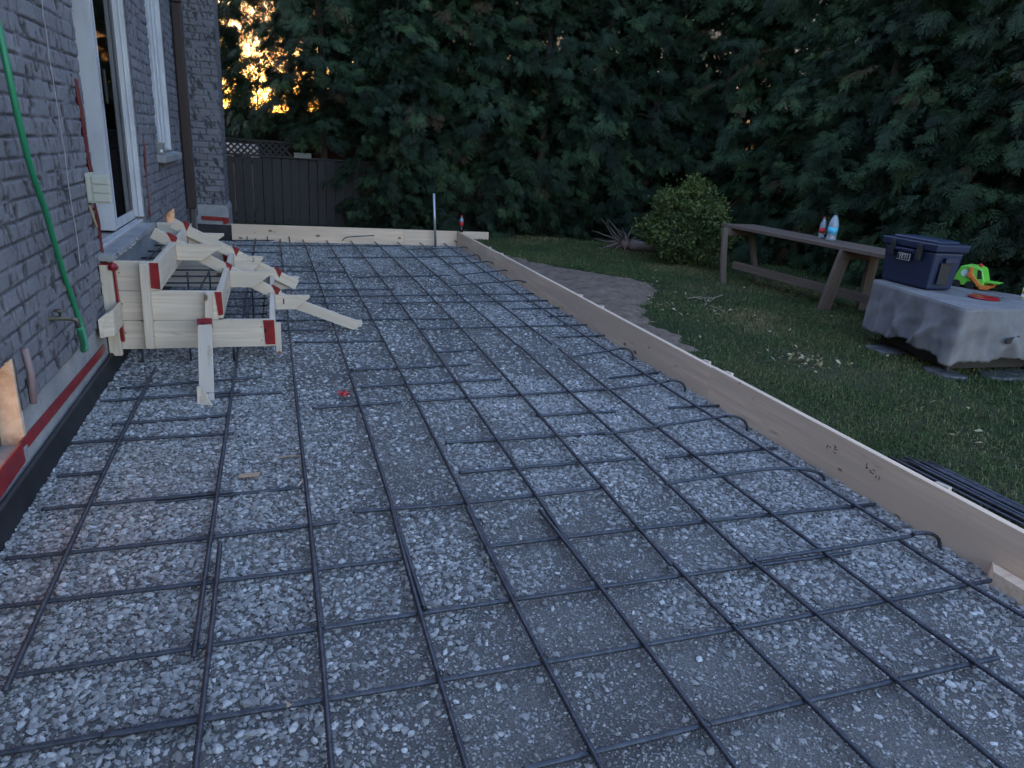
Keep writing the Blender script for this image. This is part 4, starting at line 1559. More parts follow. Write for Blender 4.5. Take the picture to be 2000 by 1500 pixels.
# stack of spare bars on the lawn
for i in range(9):
    lx = 3.15 + .036 * (i % 6) + (0.017 if i >= 6 else 0) + random.uniform(-.006, .006)
    zz = 0.142 if i < 6 else .160
    y1_ = 2.62 - .03 * (i % 6) + random.uniform(-.12, .06)
    o = ribbed([np.array([lx + .12, -.9, zz]), np.array([lx + .06, 1.0, zz]), np.array([lx, y1_, zz + .006])], .0085, 0)
    tag(o, 'spare steel rebar lying in the stack on the grass behind the side board', 'rebar', 'spare rebars stacked on the grass')

# ================================================================== SMALL THINGS ON THE GRAVEL
mb = MB()
pb, pt = AY(11.3, 851, 470), AY(11.3, 847.5, 378)
mb.tube([pb + [0, 0, -.1], pt], .021, MT['steel'], 12)
tag(mb.build('steel_pipe', smooth=True), 'upright thin galvanised pipe standing at the back board', 'pipe')

bc = G(912, 459, BT)
bc = np.array([2.925, 11.36, BT])
b = thing('cola_bottle', 'dark cola bottle with red label standing on the board corner', 'bottle', tuple(bc))
mb = MB()
mb.lathe(bc, [(.03, 0), (.036, .01), (.036, .10)], MT['cola'])
mb.lathe(bc, [(.034, .161), (.036, .17), (.03, .20), (.014, .235), (.013, .25)], MT['clear'])
p1 = mb.build('body', smooth=True)
mb = MB()
mb.lathe(bc, [(.0365, .10), (.0365, .16)], MT['redlabel'])
p2 = mb.build('label_wrap', smooth=True)
mb = MB()
mb.lathe(bc, [(.016, .25), (.016, .27)], MT['redlabel'])
p3 = mb.build('cap')
adopt(b, p1, p2, p3)

rs = G(673, 772, .02)
mb = MB()
for q in range(5):
    a0 = q * 1.25
    c_ = rs + np.array([.018 * math.cos(a0), .018 * math.sin(a0), .006])
    mb.prism([c_, c_ + np.array([.028 * math.cos(a0), .028 * math.sin(a0), .018]), c_ + np.array([.03 * math.cos(a0 + .9), .03 * math.sin(a0 + .9), .006])], (0, 0, .003), MT['redscrap'])
mb.lathe(rs + [0, 0, -.005], [(.005, 0), (.024, .006), (.02, .022), (.006, .028)], MT['redscrap'], 7)
tag(mb.build('tape_scrap'), 'crumpled red plastic scrap lying on the gravel', 'scrap')
c_ = G(487, 930, .022)
mb = MB()
mb.prism([c_ + [-.05, -.012, 0], c_ + [.045, -.02, .004], c_ + [.05, .012, .008], c_ + [-.045, .018, .004]], (0, 0, .004), MT['cardboard'])
tag(mb.build('cardboard_scrap'), 'flat brown cardboard scrap on the gravel', 'scrap')
c_ = G(563, 1380, .03)
mb = MB()
mb.add([c_ + [-.012, 0, 0], c_ + [0, -.008, .004], c_ + [.014, .002, .006], c_ + [.006, .012, .004], c_ + [-.008, .010, .008]], [(0, 1, 2, 3, 4)], MT['cardboard'])
tag(mb.build('dry_leaf'), 'curled tan leaf lying on a rebar near the camera', 'leaf')
c_ = G(590, 943, .025)
mb = MB()
mb.beam(c_ + [-.02, -.03, 0], c_ + [.015, .03, .01], .008, .004, PN)
tag(mb.build('wood_splinter'), 'thin pale wood splinter beside the third lengthwise bar', 'splinter')
p, q = G(541, 894, .02), G(589, 890, .02)
mb = MB()
mb.tube([p, (p + q) / 2 + [0, 0, .004], q], .004, MT['cardboard'], 6)
tag(mb.build('rusty_rod'), 'thin rusty rod lying flat on the gravel', 'rod')

# ================================================================== RIGHT SIDE: TABLE, COOLER, COVERED TABLE
OW = MT['oldwood']
LZ = 0.12
tb = thing('garden_table', 'long weathered wooden table with splayed legs in front of the hedge', 'table', (5.95, 6.8, LZ))
tps = []
mb = MB()
for i in range(4):
    x0 = 5.72 + i * .135
    mb.beam((x0 + .065, 8.16 + random.uniform(-.02, .02), .835), (x0 + .065 + .1, 5.15, .835), .128, .04, OW)
tps.append(mb.build('tabletop', bevel=0.004))
for (yb, yt, xb, lw_) in [(6.13, 6.03, 5.81, .15), (7.75, 7.97, 5.60, .07)]:
    mb = MB()
    mb.beam((xb, yb, LZ - .02), (xb + .05, yt, .815), lw_, .05, OW, (0, 1, 0))
    tps.append(mb.build('leg', bevel=0.004))
    mb = MB()
    mb.beam((xb + .55, yb, LZ - .02), (xb + .45, yt, .815), lw_ * .9, .05, OW, (0, 1, 0))
    tps.append(mb.build('leg', bevel=0.004))
    mb = MB()
    mb.box(xb + .02, xb + .52, yt - .025, yt + .025, .72, .81, OW)
    tps.append(mb.build('crossbar', bevel=0.004))
mb = MB()
mb.beam((5.87, 7.95, .33), (6.15, 5.2, .32), .045, .10, OW)
tps.append(mb.build('stretcher', bevel=0.004))
adopt(tb, *tps)


def bottle(c, hgt, r, name, label, lab_mat, cap_mat, lean=(0, 0, 1), body=MT['clear']):
    b = thing(name, label, 'bottle', tuple(c))
    mb = MB()
    mb.lathe(c, [(r * .8, 0), (r, .03 * hgt), (r, .14 * hgt), (r * .92, .17 * hgt), (r, .2 * hgt), (r, .60 * hgt), (r * .85, .72 * hgt), (r * .35, .92 * hgt), (r * .33, .95 * hgt)], body, 20, lean)
    p1 = mb.build('body', smooth=True)
    mb = MB()
    mb.lathe(c, [(r * 1.01, .26 * hgt), (r * 1.01, .50 * hgt)], lab_mat, 20, lean)
    p2 = mb.build('label_wrap', smooth=True)
    mb = MB()
    mb.lathe(c, [(r * .38, .93 * hgt), (r * .38, hgt)], cap_mat, 14, lean)
    p3 = mb.build('cap', smooth=True)
    adopt(b, p1, p2, p3)


bb = G(1622, 470, .857)
bottle(bb, .31, .055, 'water_bottle', 'large clear water bottle with blue label on the wooden table', MT['bluelabel'], MT['cooler'])
b2_ = G(1607, 467, .857) + np.array([0.02, .06, 0])
bottle(b2_, .25, .034, 'soda_bottle', 'small soda bottle with red label beside the water bottle', MT['redlabel'], MT['redlabel'])

# covered fire table
CT = 0.70
TOP = [(5.19, 4.93), (4.92, 3.78), (6.12, 3.74), (6.22, 4.12), (5.70, 4.98)]
ft = thing('fire_table', 'dark square fire table base showing below the grey fabric cover', 'table', (5.55, 4.3, LZ))
mb = MB()
cx, cy = 5.56, 4.32
ins = [(cx + (x - cx) * .72, cy + (y - cy) * .72) for x, y in TOP]
mb.prism([(x, y, .165) for x, y in ins], (0, 0, .50), MT['darkmetal'])
b1 = mb.build('body')
fl = [b1]
for x, y in ins[:4]:
    mb = MB()
    mb.tube([(x, y, LZ), (x, y, .24)], .03, MT['darkmetal'], 8)
    fl.append(mb.build('leg'))
adopt(ft, *fl)
cv = thing('fabric_cover', 'baggy grey fabric cover draped over the square fire table', 'cover', (5.55, 4.3, .25))
# skirt and top built as a draped sheet
per = []
TP = [np.array(p) for p in TOP]
for i in range(5):
    a, b = TP[i], TP[(i + 1) % 5]
    L = np.linalg.norm(b - a)
    k = int(L / .022)
    for j in range(k):
        per.append((a + (b - a) * j / k, i, j / k))
K = len(per)
P2 = np.array([p[0] for p in per])
for _ in range(3):
    P2 = 0.5 * P2 + 0.25 * (np.roll(P2, 1, 0) + np.roll(P2, -1, 0))
tan = np.roll(P2, -1, 0) - np.roll(P2, 1, 0)
nrm = np.stack([tan[:, 1], -tan[:, 0]], 1)
nrm /= np.linalg.norm(nrm, axis=1)[:, None]
cen = np.array([cx, cy])
sgn = np.sign(((P2 - cen) * nrm).sum(1))[:, None]
nrm = nrm * sgn
arc = np.cumsum(np.linalg.norm(np.roll(P2, -1, 0) - P2, axis=1))
tot = arc[-1]
rows = 22
VVs = []
for j in range(rows):
    t_ = j / (rows - 1)
    ph = arc / tot * 2 * math.pi
    cus = lambda n_, p_: 1 - 2 * np.abs(np.sin(n_ * ph + p_)) ** .8
    fold = 0.030 * cus(7, .4 + .5 * t_) + 0.022 * np.sin(5 * ph + 2.0 - 1.5 * t_) + .010 * cus(17, 1.3 - 1.2 * t_) + 0.06 * (fbm(arc - t_ * .3, np.full(K, t_ * .25), 3.0, 12) - .5)
    for a0, sl_, am in ((1.18, -.46, .06), (.30, .3, .035), (.62, -.2, .03), (1.55, .22, .05), (1.85, -.3, .05), (2.15, .25, .04)):
        dd_ = (arc - (a0 + sl_ * t_))
        fold = fold + 1.25 * am * np.exp(-np.abs(dd_) / .045) * min(1, .35 + t_)
    off = 0.014 + fold * t_ ** 0.9 + 0.012 * np.sin(math.pi * t_) * (fbm(arc + t_ * .4, np.full(K, t_ * .45), 6.0, 99) - .5) * 3
    hem = 0.42 + 0.030 * np.sin(4 * ph + .5) + 0.014 * np.sin(11 * ph + 1) + .004 * np.sin(60 * ph)
    z = CT - .012 - hem * t_ + .004
    q = P2 + nrm * off[:, None]
    VVs.append(np.c_[q, z if np.ndim(z) else np.full(K, z)])
V = np.concatenate(VVs)
F = []
for j in range(rows - 1):
    for i in range(K):
        F.append((j * K + i, j * K + (i + 1) % K, (j + 1) * K + (i + 1) % K, (j + 1) * K + i))
sk = mesh_np('skirt', V, np.array(F), MT['cover'], smooth=True)
so_ = sk.modifiers.new('t', 'SOLIDIFY')
so_.thickness = .004
# top
rings = 10
VVs = []
for j in range(rings):
    t_ = 1 - j / rings
    q = cen + (P2 - cen) * t_ * 1.004
    VVs.append(np.c_[q, CT + .004 * np.sin(q[:, 0] * 9) * (1 - t_) + .003 * fbm(q[:, 0], q[:, 1], 12, 3) - (.008 if j == 0 else 0)])
V = np.concatenate(VVs + [np.array([[cx, cy, CT + .001]])])
F = []
for j in range(rings - 1):
    for i in range(K):
        F.append((j * K + i, j * K + (i + 1) % K, (j + 1) * K + (i + 1) % K, (j + 1) * K + i))
F += [((rings - 1) * K + i, (rings - 1) * K + (i + 1) % K, rings * K, rings * K) for i in range(K)]
F4 = np.array([f for f in F if f[2] != f[3]])
F3 = [f[:3] for f in F if f[2] == f[3]]
me = bpy.data.meshes.new('top')
me.from_pydata(V.tolist(), [], F4.tolist() + [list(f) for f in F3])
me.polygons.foreach_set('use_smooth', [True] * len(me.polygons))
me.materials.append(MT['cover'])
tp2 = bpy.data.objects.new('top_panel', me)
COL.objects.link(tp2)
mb = MB()
ring = [np.array([p[0], p[1], CT - .006]) for p in (P2 + nrm * .012)[::2]]
mb.tube(ring + [ring[0]], .006, MT['cover'], 6)
pip = mb.build('piping', smooth=True)
mb = MB()
q0, q1, q2, q3 = [AY(3.70, *p) for p in [(1966, 662), (1990, 655), (1990, 668), (1964, 672)]]
mb.prism([q0, q1, q2, q3], (0, -.006, 0), MT['rubber'])
strap = mb.build('buckle')
adopt(cv, sk, tp2, pip, strap)

rp = random.Random(12)
for i, (px_, py_, rx_, ry_, hz_, lab) in enumerate([(5.12, 4.56, .14, .15, .150, 'dull concrete paver at the left foot of the fire table'), (5.06, 3.90, .11, .15, .155, 'wet concrete paver at the front corner of the fire table'), (5.66, 3.80, .30, .12, .148, 'concrete paver farthest right under the fire table')]):
    pg = []
    for q in range(14):
        a = q / 14 * 2 * math.pi
        ca_, sa_ = math.cos(a), math.sin(a)
        k = 1 / max(abs(ca_), abs(sa_)) ** .75 * rp.uniform(.93, 1.07)
        pg.append((px_ + rx_ * ca_ * k, py_ + ry_ * sa_ * k, .08))
    mb = MB()
    mb.prism(pg, (0.0, 0, hz_ - .08), MT['paver'])
    tag(mb.build('paver', bevel=0.014), lab, 'paver', 'pavers under the fire table')

# cooler
cA = G(1713, 545, CT)
cB = G(1808, 569, CT)
cC = G(1856, 570, CT)
ux = (cB - cA)
Lx = np.linalg.norm(ux)
ux /= Lx
uy = np.cross([0, 0, 1], ux)
if uy @ (cC - cB) < 0:
    uy = -uy
Ly = .31
uz = np.array([0, 0, 1.0])
CM = MT['cooler']
cl = thing('cooler', 'navy blue hard cooler standing on the grey covered table', 'cooler', tuple(cA + ux * Lx / 2 + uy * Ly / 2))


def cpt(x, y, z):
    return cA + ux * x + uy * y + uz * z * 1.22


def cbox(mb, x0, x1, y0, y1, z0, z1, m, grow=0.0):
    lo = [cpt(x0, y0, z0), cpt(x1, y0, z0), cpt(x1, y1, z0), cpt(x0, y1, z0)]
    hi = [cpt(x0 - grow, y0 - grow, z1), cpt(x1 + grow, y0 - grow, z1), cpt(x1 + grow, y1 + grow, z1), cpt(x0 - grow, y1 + grow, z1)]
    mb.add(lo + hi, [(0, 1, 2, 3), (4, 7, 6, 5), (0, 4, 5, 1), (1, 5, 6, 2), (2, 6, 7, 3), (3, 7, 4, 0)], m)


cps = []
mb = MB()
cbox(mb, .02, Lx - .02, .02, Ly - .02, .006, .27, CM, .022)
cps.append(mb.build('body', bevel=0.02, seg=3, smooth=False))
mb = MB()
cbox(mb, -.022, Lx + .022, -.022, Ly + .022, .272, .325, CM, 0.006)
cbox(mb, .03, Lx - .03, .03, Ly - .03, .326, .345, CM, -.01)
cps.append(mb.build('lid', bevel=0.012, seg=3))
for x in (.10, Lx - .16):
    mb = MB()
    cbox(mb, x, x + .045, -.045, -.012, .20, .31, MT['rubber'])
    cps.append(mb.build('latch', bevel=0.006))
mb = MB()
cbox(mb, .16, Lx - .18, -.05, -.03, .245, .265, CM)
cps.append(mb.build('front_ledge', bevel=0.005))
mb = MB()
cbox(mb, Lx + .012, Lx + .034, .10, Ly - .08, .20, .235, CM)
cbox(mb, Lx + .006, Lx + .012, .08, Ly - .12, .05, .20, MT['rubber'])
cps.append(mb.build('side_handle', bevel=0.004))
mb = MB()
cbox(mb, .19, .19 + .135, -.026, -.018, .181, .228, MT['badge'])
cbox(mb, .194, .194 + .127, -.0285, -.0255, .185, .224, MT['badge_dark'])
cps.append(mb.build('badge'))
tx = text_mesh('YETI', .052, MT['badge'], 'badge_lettering', .0008)
mm = Matrix.Identity(4)
zz_, xx_ = uz, ux
ny_ = -uy
ctr = cpt(.2575, -.0295, .205)
for i in range(3):
    mm[i][0], mm[i][1], mm[i][2], mm[i][3] = xx_[i], zz_[i], ny_[i], ctr[i]
tx.matrix_world = mm
cps.append(tx)
bpy.context.view_layer.update()
for o in cps:
    wm = o.matrix_world.copy()
    o.parent = cl
    o.matrix_parent_inverse = Matrix.Translation(cl.location).inverted()

# toy truck
tc = G(1888, 560, CT)
ty = G(1925, 566, CT)
d1 = (ty - tc)
d1[2] = 0
d1 /= np.linalg.norm(d1)
d2 = np.cross([0, 0, 1], d1)       # away from the camera
if d2 @ (tc - EYE) < 0:
    d2 = -d2
t0 = G(1872, 561, CT) - d1 * .02
tt_ = thing('toy_truck', 'lime green toy truck with orange loader arm on the grey cover', 'toy truck', tuple(t0))
W_ = .20


def tq(x, y, z):
    return t0 + d1 * x * .86 + d2 * y + np.array([0, 0, z * .86])


tl_ = []
mb = MB()
prof = [(-.05, .03), (-.055, .07), (-.01, .215), (.03, .235), (.14, .235), (.19, .215), (.235, .10), (.235, .05), (.20, .028), (.165, .028), (.15, .06), (.115, .078), (.08, .06), (.065, .028)]
mb.prism([tq(x, 0, z) for x, z in prof], d2 * W_, MT['toygreen'])
tl_.append(mb.build('body', bevel=0.012, seg=3))
for x in (.115, -.01):
    for y in (-.004, W_ - .03):
        mb = MB()
        mb.lathe(tq(x, y, .036), [(.018, -.001), (.036, 0), (.036, .034), (.018, .035)], MT['rubber'], 16, d2)
        tl_.append(mb.build('wheel'))
mb = MB()
mb.beam(tq(.09, -.016, .225), tq(.105, -.016, .145), .028, .02, MT['toyorange'], d2)
mb.beam(tq(.10, -.016, .15), tq(.205, -.016, .05), .030, .02, MT['toyorange'], d2)
mb.lathe(tq(.10, -.03, .145), [(.01, 0), (.026, .002), (.026, .026)], MT['toyorange'], 14, d2)
mb.prism([tq(.19, -.02, .055), tq(.30, -.02, .06), tq(.285, -.02, .022), tq(.215, -.02, .012)], d2 * (W_ + .04), MT['toyorange'])
tl_.append(mb.build('loader_arm', bevel=0.004))
mb = MB()
mb.prism([tq(.22, .02, .085), tq(.36, .02, .088), tq(.36, .02, .094), tq(.22, .02, .095)], d2 * (W_ - .04), MT['toygreen'])
tl_.append(mb.build('fork_plate', bevel=0.002))
mb = MB()
mb.lathe(tq(.045, -.0015, .155), [(.004, 0), (.032, -.001), (.032, .001)], MT['toypale'], 14, d2)
tl_.append(mb.build('round_decal'))
mb = MB()
mb.lathe(tq(.155, .05, .235), [(.016, 0), (.016, .018), (.008, .026)], MT['redscrap'], 10)
tl_.append(mb.build('beacon'))
mb = MB()
mb.prism([tq(.15, -.0015, .205), tq(.185, -.0015, .2), tq(.21, -.0015, .12), tq(.165, -.0015, .11)], d2 * .001, MT['rubber'])
tl_.append(mb.build('side_window'))
adopt(tt_, *tl_)
# red disc and slit handles on the cover top
dc = G(1921, 583, CT)
mb = MB()
mb.lathe(dc + [0, 0, .004], [(.02, 0), (.115, .0), (.118, .006), (.105, .012), (.09, .009), (.02, .009)], MT['reddisc'], 28)
tag(mb.build('flying_disc', smooth=False), 'flat dark red plastic disc lying on the grey cover', 'disc')
mb = MB()
mb.beam(G(1900, 570, CT + .014), G(1966, 582, CT + .014), .018, .008, MT['greybox'])
tag(mb.build('grey_stick'), 'thin grey stick lying behind the red disc on the cover', 'stick')
e = G(1999, 588, CT)
b = thing('spray_bottle', 'white and yellow bottle at the right edge on the cover', 'bottle', tuple(e))
mb = MB()
mb.lathe(e + [.03, 0, .004], [(.04, 0), (.045, .02), (.045, .10), (.03, .12)], MT['white'])
p1 = mb.build('body', smooth=True)
mb = MB()
mb.lathe(e + [.03, 0, .004], [(.046, .055), (.046, .085)], MT['yellow'])
mb.lathe(e + [.03, 0, .004], [(.046, .02), (.046, .03)], MT['yellow'])
p2 = mb.build('label_wrap', smooth=True)
mb = MB()
mb.lathe(e + [.03, 0, .004], [(.028, .12), (.028, .16), (.02, .165)], MT['white'])
p3 = mb.build('cap', smooth=True)
adopt(b, p1, p2, p3)

# ================================================================== PLANTS
def frond_quads(L, rng, nb=8):
    """flat cedar spray: (n,4,3) diamonds in local x(along) y(side) z(normal)"""
    Q = []

    def dia(p, d, ln, wd, zc=0.0):
        d = np.array(d) / np.linalg.norm(d)
        s = np.array([-d[1], d[0], 0])
        p = np.array(p)
        Q.append([p, p + d * ln * .45 + s * wd, p + d * ln + np.array([0, 0, -ln * .12]), p + d * ln * .45 - s * wd])

    dia((0, 0, 0), (1, 0, 0), L, .004)
    for i in range(nb):
        t_ = 0.10 + 0.82 * i / nb
        sgn = 1 if i % 2 else -1
        an = math.radians(rng.uniform(20, 44)) * sgn
        ln = L * (0.56 * (1 - t_) + .16) * rng.uniform(.6, 1.35)
        base = np.array([t_ * L, 0, -.16 * L * t_ * t_])
        d = np.array([math.cos(an), math.sin(an), 0])
        dia(base, d, ln, .0042)
        for u in (.28, .5, .72):
            for s2 in (1, -1):
                a2 = an + s2 * rng.uniform(.5, .75)
                dia(base + d * ln * u, (math.cos(a2), math.sin(a2), 0), ln * .34 * (1.2 - u), .0032)
    return np.array(Q)


def crown_mesh(name, seed, H, R, z0, nbr, per=15, L=(.2, .34), core=0.5):
    """boughs that end in drooping, layered fans, with open dark hollows between them"""
    rng = np.random.default_rng(seed)
    protos = [frond_quads(rng.uniform(L[0], L[1]), rng) for _ in range(12)]
    allq, tones = [], []
    lob = rng.uniform(0, 6.28, 6)

    def put(pos, yaw, pit, roll, sc, tn):
        cyw, syw, cp2, sp2, crl, srl = math.cos(yaw), math.sin(yaw), math.cos(pit), math.sin(pit), math.cos(roll), math.sin(roll)
        ax = np.array([cyw * cp2, syw * cp2, sp2])
        sd = np.array([-syw, cyw, 0])
        nm = np.cross(ax, sd)
        sd, nm = sd * crl + nm * srl, nm * crl - sd * srl
        Q = protos[rng.integers(0, 12)] * sc
        allq.append(Q[..., 0:1] * ax + Q[..., 1:2] * sd + Q[..., 2:3] * nm + pos)
        tones.append(np.full(len(Q) * 4, np.clip(tn + rng.normal(0, .07), 0, 1)))

    for b in range(nbr):
        h = z0 + (H - z0) * (b + rng.random()) / nbr
        ph = rng.uniform(0, 2 * math.pi)
        prof = (1 - ((h - z0) / (H - z0)) ** 2.2) ** .8
        lump = 1 + .20 * math.sin(3 * ph + h * 2.1 + lob[0]) + .16 * math.sin(5 * ph - h * 3.3 + lob[1])
        Rr = R * max(.12, prof) * lump * rng.uniform(.72, 1.10)
        out = np.array([math.cos(ph), math.sin(ph), 0])
        side = np.array([-out[1], out[0], 0])
        droop = rng.uniform(.3, 1.15)
        tip = out * Rr + [0, 0, h]
        blen = rng.uniform(.18, .42)
        tn = np.clip(rng.normal(.42, .22), 0, .9)
        if rng.random() < .03:
            tn = 1.0
        size = rng.uniform(.8, 1.25)
        for q in range(per):
            u = q / per                       # 0 at the tip, 1 towards the trunk
            sgn = 1 if q % 2 else -1
            pos = tip - (out * math.cos(droop * .7) - np.array([0, 0, math.sin(droop * .7)])) * blen * u + side * sgn * .05 * u + rng.normal(0, .022, 3)
            put(pos, ph + sgn * (.12 + .95 * u) + rng.normal(0, .25), -droop + rng.normal(0, .22), rng.normal(0, .40) + sgn * .3, size * rng.uniform(.85, 1.15), tn)
    for q in range(int(nbr * per * core * .4)):      # inner foliage round the trunk, its shade put in as darker tones
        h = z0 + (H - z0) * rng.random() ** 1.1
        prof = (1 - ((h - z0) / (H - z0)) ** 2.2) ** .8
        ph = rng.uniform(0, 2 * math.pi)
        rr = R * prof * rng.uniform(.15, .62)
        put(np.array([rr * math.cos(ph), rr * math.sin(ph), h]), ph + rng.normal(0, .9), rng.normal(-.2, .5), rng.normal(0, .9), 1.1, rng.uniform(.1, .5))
    Q = np.concatenate(allq)
    V = Q.reshape(-1, 3)
    F = np.arange(len(V)).reshape(-1, 4)
    return mesh_np(name, V, F, MT['cedar'], np.concatenate(tones), link=False)


def trunk_mesh(seed, H, r=.09, z0=0.3, spread=.8, nb=26):
    rng = random.Random(seed)
    mb = MB()
    pts = [(rng.uniform(-.04, .04), rng.uniform(-.04, .04), z) for z in np.linspace(-.05, H * .93, 9)]
    mb.tube(pts, [r * (1 - .85 * i / 8) for i in range(9)], MT['bark'], 9)
    for i in range(nb):
        z = z0 + (H * .85 - z0) * (i + rng.random()) / nb
        a = rng.uniform(0, 6.28)
        L = spread * (1 - .7 * z / H) * rng.uniform(.7, 1.1)
        mb.tube([(0, 0, z), (L * .5 * math.cos(a), L * .5 * math.sin(a), z + .10), (L * math.cos(a), L * math.sin(a), z + .02)], [.018, .012, .004], MT['bark'], 5)
    o = mb.build('trunk', smooth=True)
    me = o.data
    bpy.data.objects.remove(o)
    return me


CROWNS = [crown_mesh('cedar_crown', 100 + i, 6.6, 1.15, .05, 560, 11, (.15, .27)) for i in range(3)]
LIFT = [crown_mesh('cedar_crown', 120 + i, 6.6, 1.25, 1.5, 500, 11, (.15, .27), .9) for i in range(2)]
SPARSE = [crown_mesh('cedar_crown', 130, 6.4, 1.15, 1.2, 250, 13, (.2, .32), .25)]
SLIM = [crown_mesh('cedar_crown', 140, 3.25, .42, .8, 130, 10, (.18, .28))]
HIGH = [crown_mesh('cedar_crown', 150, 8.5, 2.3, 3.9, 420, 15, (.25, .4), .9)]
TRUNKS = [trunk_mesh(40 + i, 6.6) for i in range(3)]
tree_i = [0]


SHORT_TRUNK = [trunk_mesh(60, 3.2, .05, .4, .3, 14)]


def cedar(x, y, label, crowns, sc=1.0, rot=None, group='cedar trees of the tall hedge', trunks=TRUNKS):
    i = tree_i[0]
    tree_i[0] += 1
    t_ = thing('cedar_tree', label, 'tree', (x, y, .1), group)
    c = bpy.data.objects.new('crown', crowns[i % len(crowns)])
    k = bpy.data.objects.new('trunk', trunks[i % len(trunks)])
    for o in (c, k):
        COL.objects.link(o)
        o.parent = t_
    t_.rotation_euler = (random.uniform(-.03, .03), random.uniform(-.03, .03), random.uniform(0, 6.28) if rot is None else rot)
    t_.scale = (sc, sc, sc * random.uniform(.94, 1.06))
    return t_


cedar(.88, 13.35, 'cedar with bare lower trunk standing behind the fence, next to the bright sky gap', LIFT, 1.0)
cedar(1.9, 13.9, 'lifted cedar behind the fence, second from the bright sky gap', LIFT, 1.0)
for x, y in [(1.0, 14.9), (1.9, 15.4), (2.7, 15.0)]:  # extra cedars added where bright sky leaked through the lifted pair
    cedar(x, y, 'lifted cedar added farther back to block sky right of the gap', LIFT, 1.05, group='cedars behind the lifted pair')
cedar(1.98, 12.45, 'short cedar growing in front of the right end of the fence', CROWNS, .74)
back = [(2.55, 13.0), (3.6, 12.75), (4.65, 12.6), (5.7, 12.55), (6.75, 12.35)]
for i, (x, y) in enumerate(back):
    cedar(x, y, ['cedar covering the right end of the dark fence', 'cedar directly behind the cola bottle and board corner', 'cedar behind the bare patch left of the dead root', 'cedar directly behind the dead root', 'cedar behind the round leafy shrub'][i], CROWNS)
cedar(7.8, 11.7, 'cedar in the inner corner where the two hedge rows meet', CROWNS, 1.03)
right = [(8.35, 10.6), (8.45, 9.55), (8.4, 8.5), (8.5, 7.45), (8.4, 6.4), (8.5, 5.35), (8.45, 4.3), (8.5, 3.2)]
for i, (x, y) in enumerate(right):
    cedar(x, y, ['first cedar of the side row after the corner, above the shrub', 'cedar of the side row behind the far end of the wooden table', 'cedar of the side row behind the bottles on the table', 'cedar of the side row left of the blue cooler', 'cedar of the side row behind the blue cooler', 'cedar of the side row at the right edge behind the toy truck', 'cedar of the side row just past the right edge', 'nearest cedar of the side row past the right edge'][i], CROWNS, 1.0)
second = [(2.9, 14.3), (4.1, 14.1), (5.3, 14.0), (6.5, 13.8), (7.7, 13.4), (8.9, 12.6), (9.6, 11.4), (9.7, 10.1), (9.75, 8.9), (9.7, 7.7), (9.75, 6.4), (9.7, 5.1), (3.5, 15.6), (4.7, 15.4), (5.9, 15.4), (7.1, 15.2), (8.3, 14.8), (9.6, 14.0)]  # extra rows added to stop sky showing through the hedge
for i, (x, y) in enumerate(second):
    cedar(x, y, 'cedar added behind the front hedge to block sky through its gaps', CROWNS, 1.02, group='added second row of hedge cedars')
cedar(-.25, 15.2, 'thin see-through cedar beyond the fence against the sunset sky', SPARSE, .95, trunks=SHORT_TRUNK)
cedar(-.66, 13.7, 'slim low dark cedar beside the chimney, left of the sky gap', SLIM, 1.0, group=None, trunks=SHORT_TRUNK)
cedar(.45, 17.5, 'tall cedar with bare trunk closing the top of the sky gap', HIGH, 1.0, group=None)


def leafy_mesh(name, seed, n, R, Hh, z0, s0, s1, material, shell=.55):
    r = np.random.default_rng(seed)
    d = r.normal(size=(n, 3))
    d /= np.linalg.norm(d, axis=1)[:, None]
    rad = r.uniform(shell, 1, n) ** .6
    lump = 1 + .16 * np.sin(4 * d[:, 0] + 3) * np.cos(5 * d[:, 1] + 1) + .12 * np.sin(7 * d[:, 2] + 4 * d[:, 0]) + .08 * np.sin(13 * d[:, 1])
    taper = (1.12 - .34 * (d[:, 2] + 1) / 2)[:, None]
    lump = lump + .14 * (fbm(d[:, 0] * 2 + 4, d[:, 2] * 2 + d[:, 1] + 4, 2.6, seed + 5) - .5) * 2 + (r.random(n) < .03) * r.uniform(0, .28, n)
    P = d * (rad * lump)[:, None] * [R, R, Hh / 2] * np.c_[taper, taper, np.ones(n)] + [0, 0, z0 + Hh / 2]
    a = r.normal(size=(n, 3)) + d * .8 + [0, 0, -.3]
    a /= np.linalg.norm(a, axis=1)[:, None]
    b = np.cross(a, r.normal(size=(n, 3)))
    b /= np.linalg.norm(b, axis=1)[:, None]
    s = r.uniform(s0, s1, n)[:, None]
    nn = np.cross(a, b)
    V = np.stack([P, P + a * s * .5 + b * s * .28 + nn * s * .06, P + a * s, P + a * s * .5 - b * s * .28 + nn * s * .06], 1).reshape(-1, 3)
    F = np.arange(4 * n).reshape(n, 4)
    tone = np.repeat(np.clip(.35 + .35 * (fbm(d[:, 0] * 2 + 5, d[:, 2] * 2 + 5, 2.2, seed) - .5) * 2 + r.normal(0, .18, n), 0, 1), 4)
    keep = np.repeat(P[:, 2] > .0, 4)
    return mesh_np(name, V, F, material, tone)


sc_ = G(1330, 512, LZ)
sh = thing('shrub', 'round bushy green shrub with small yellowish leaves before the hedge', 'shrub', (5.86, 9.25, .1))
fo = leafy_mesh('foliage', 4, 8500, .68, 1.22, .02, .035, .075, MT['leafy'])
mb = MB()
for q in range(9):
    a = q * .7
    mb.tube([(.03 * math.cos(a), .03 * math.sin(a), 0), (.2 * math.cos(a), .2 * math.sin(a), .5), (.42 * math.cos(a), .42 * math.sin(a), .95)], [.016, .01, .004], MT['bark'], 6)
st = mb.build('stems')
for o in (fo, st):
    o.parent = sh

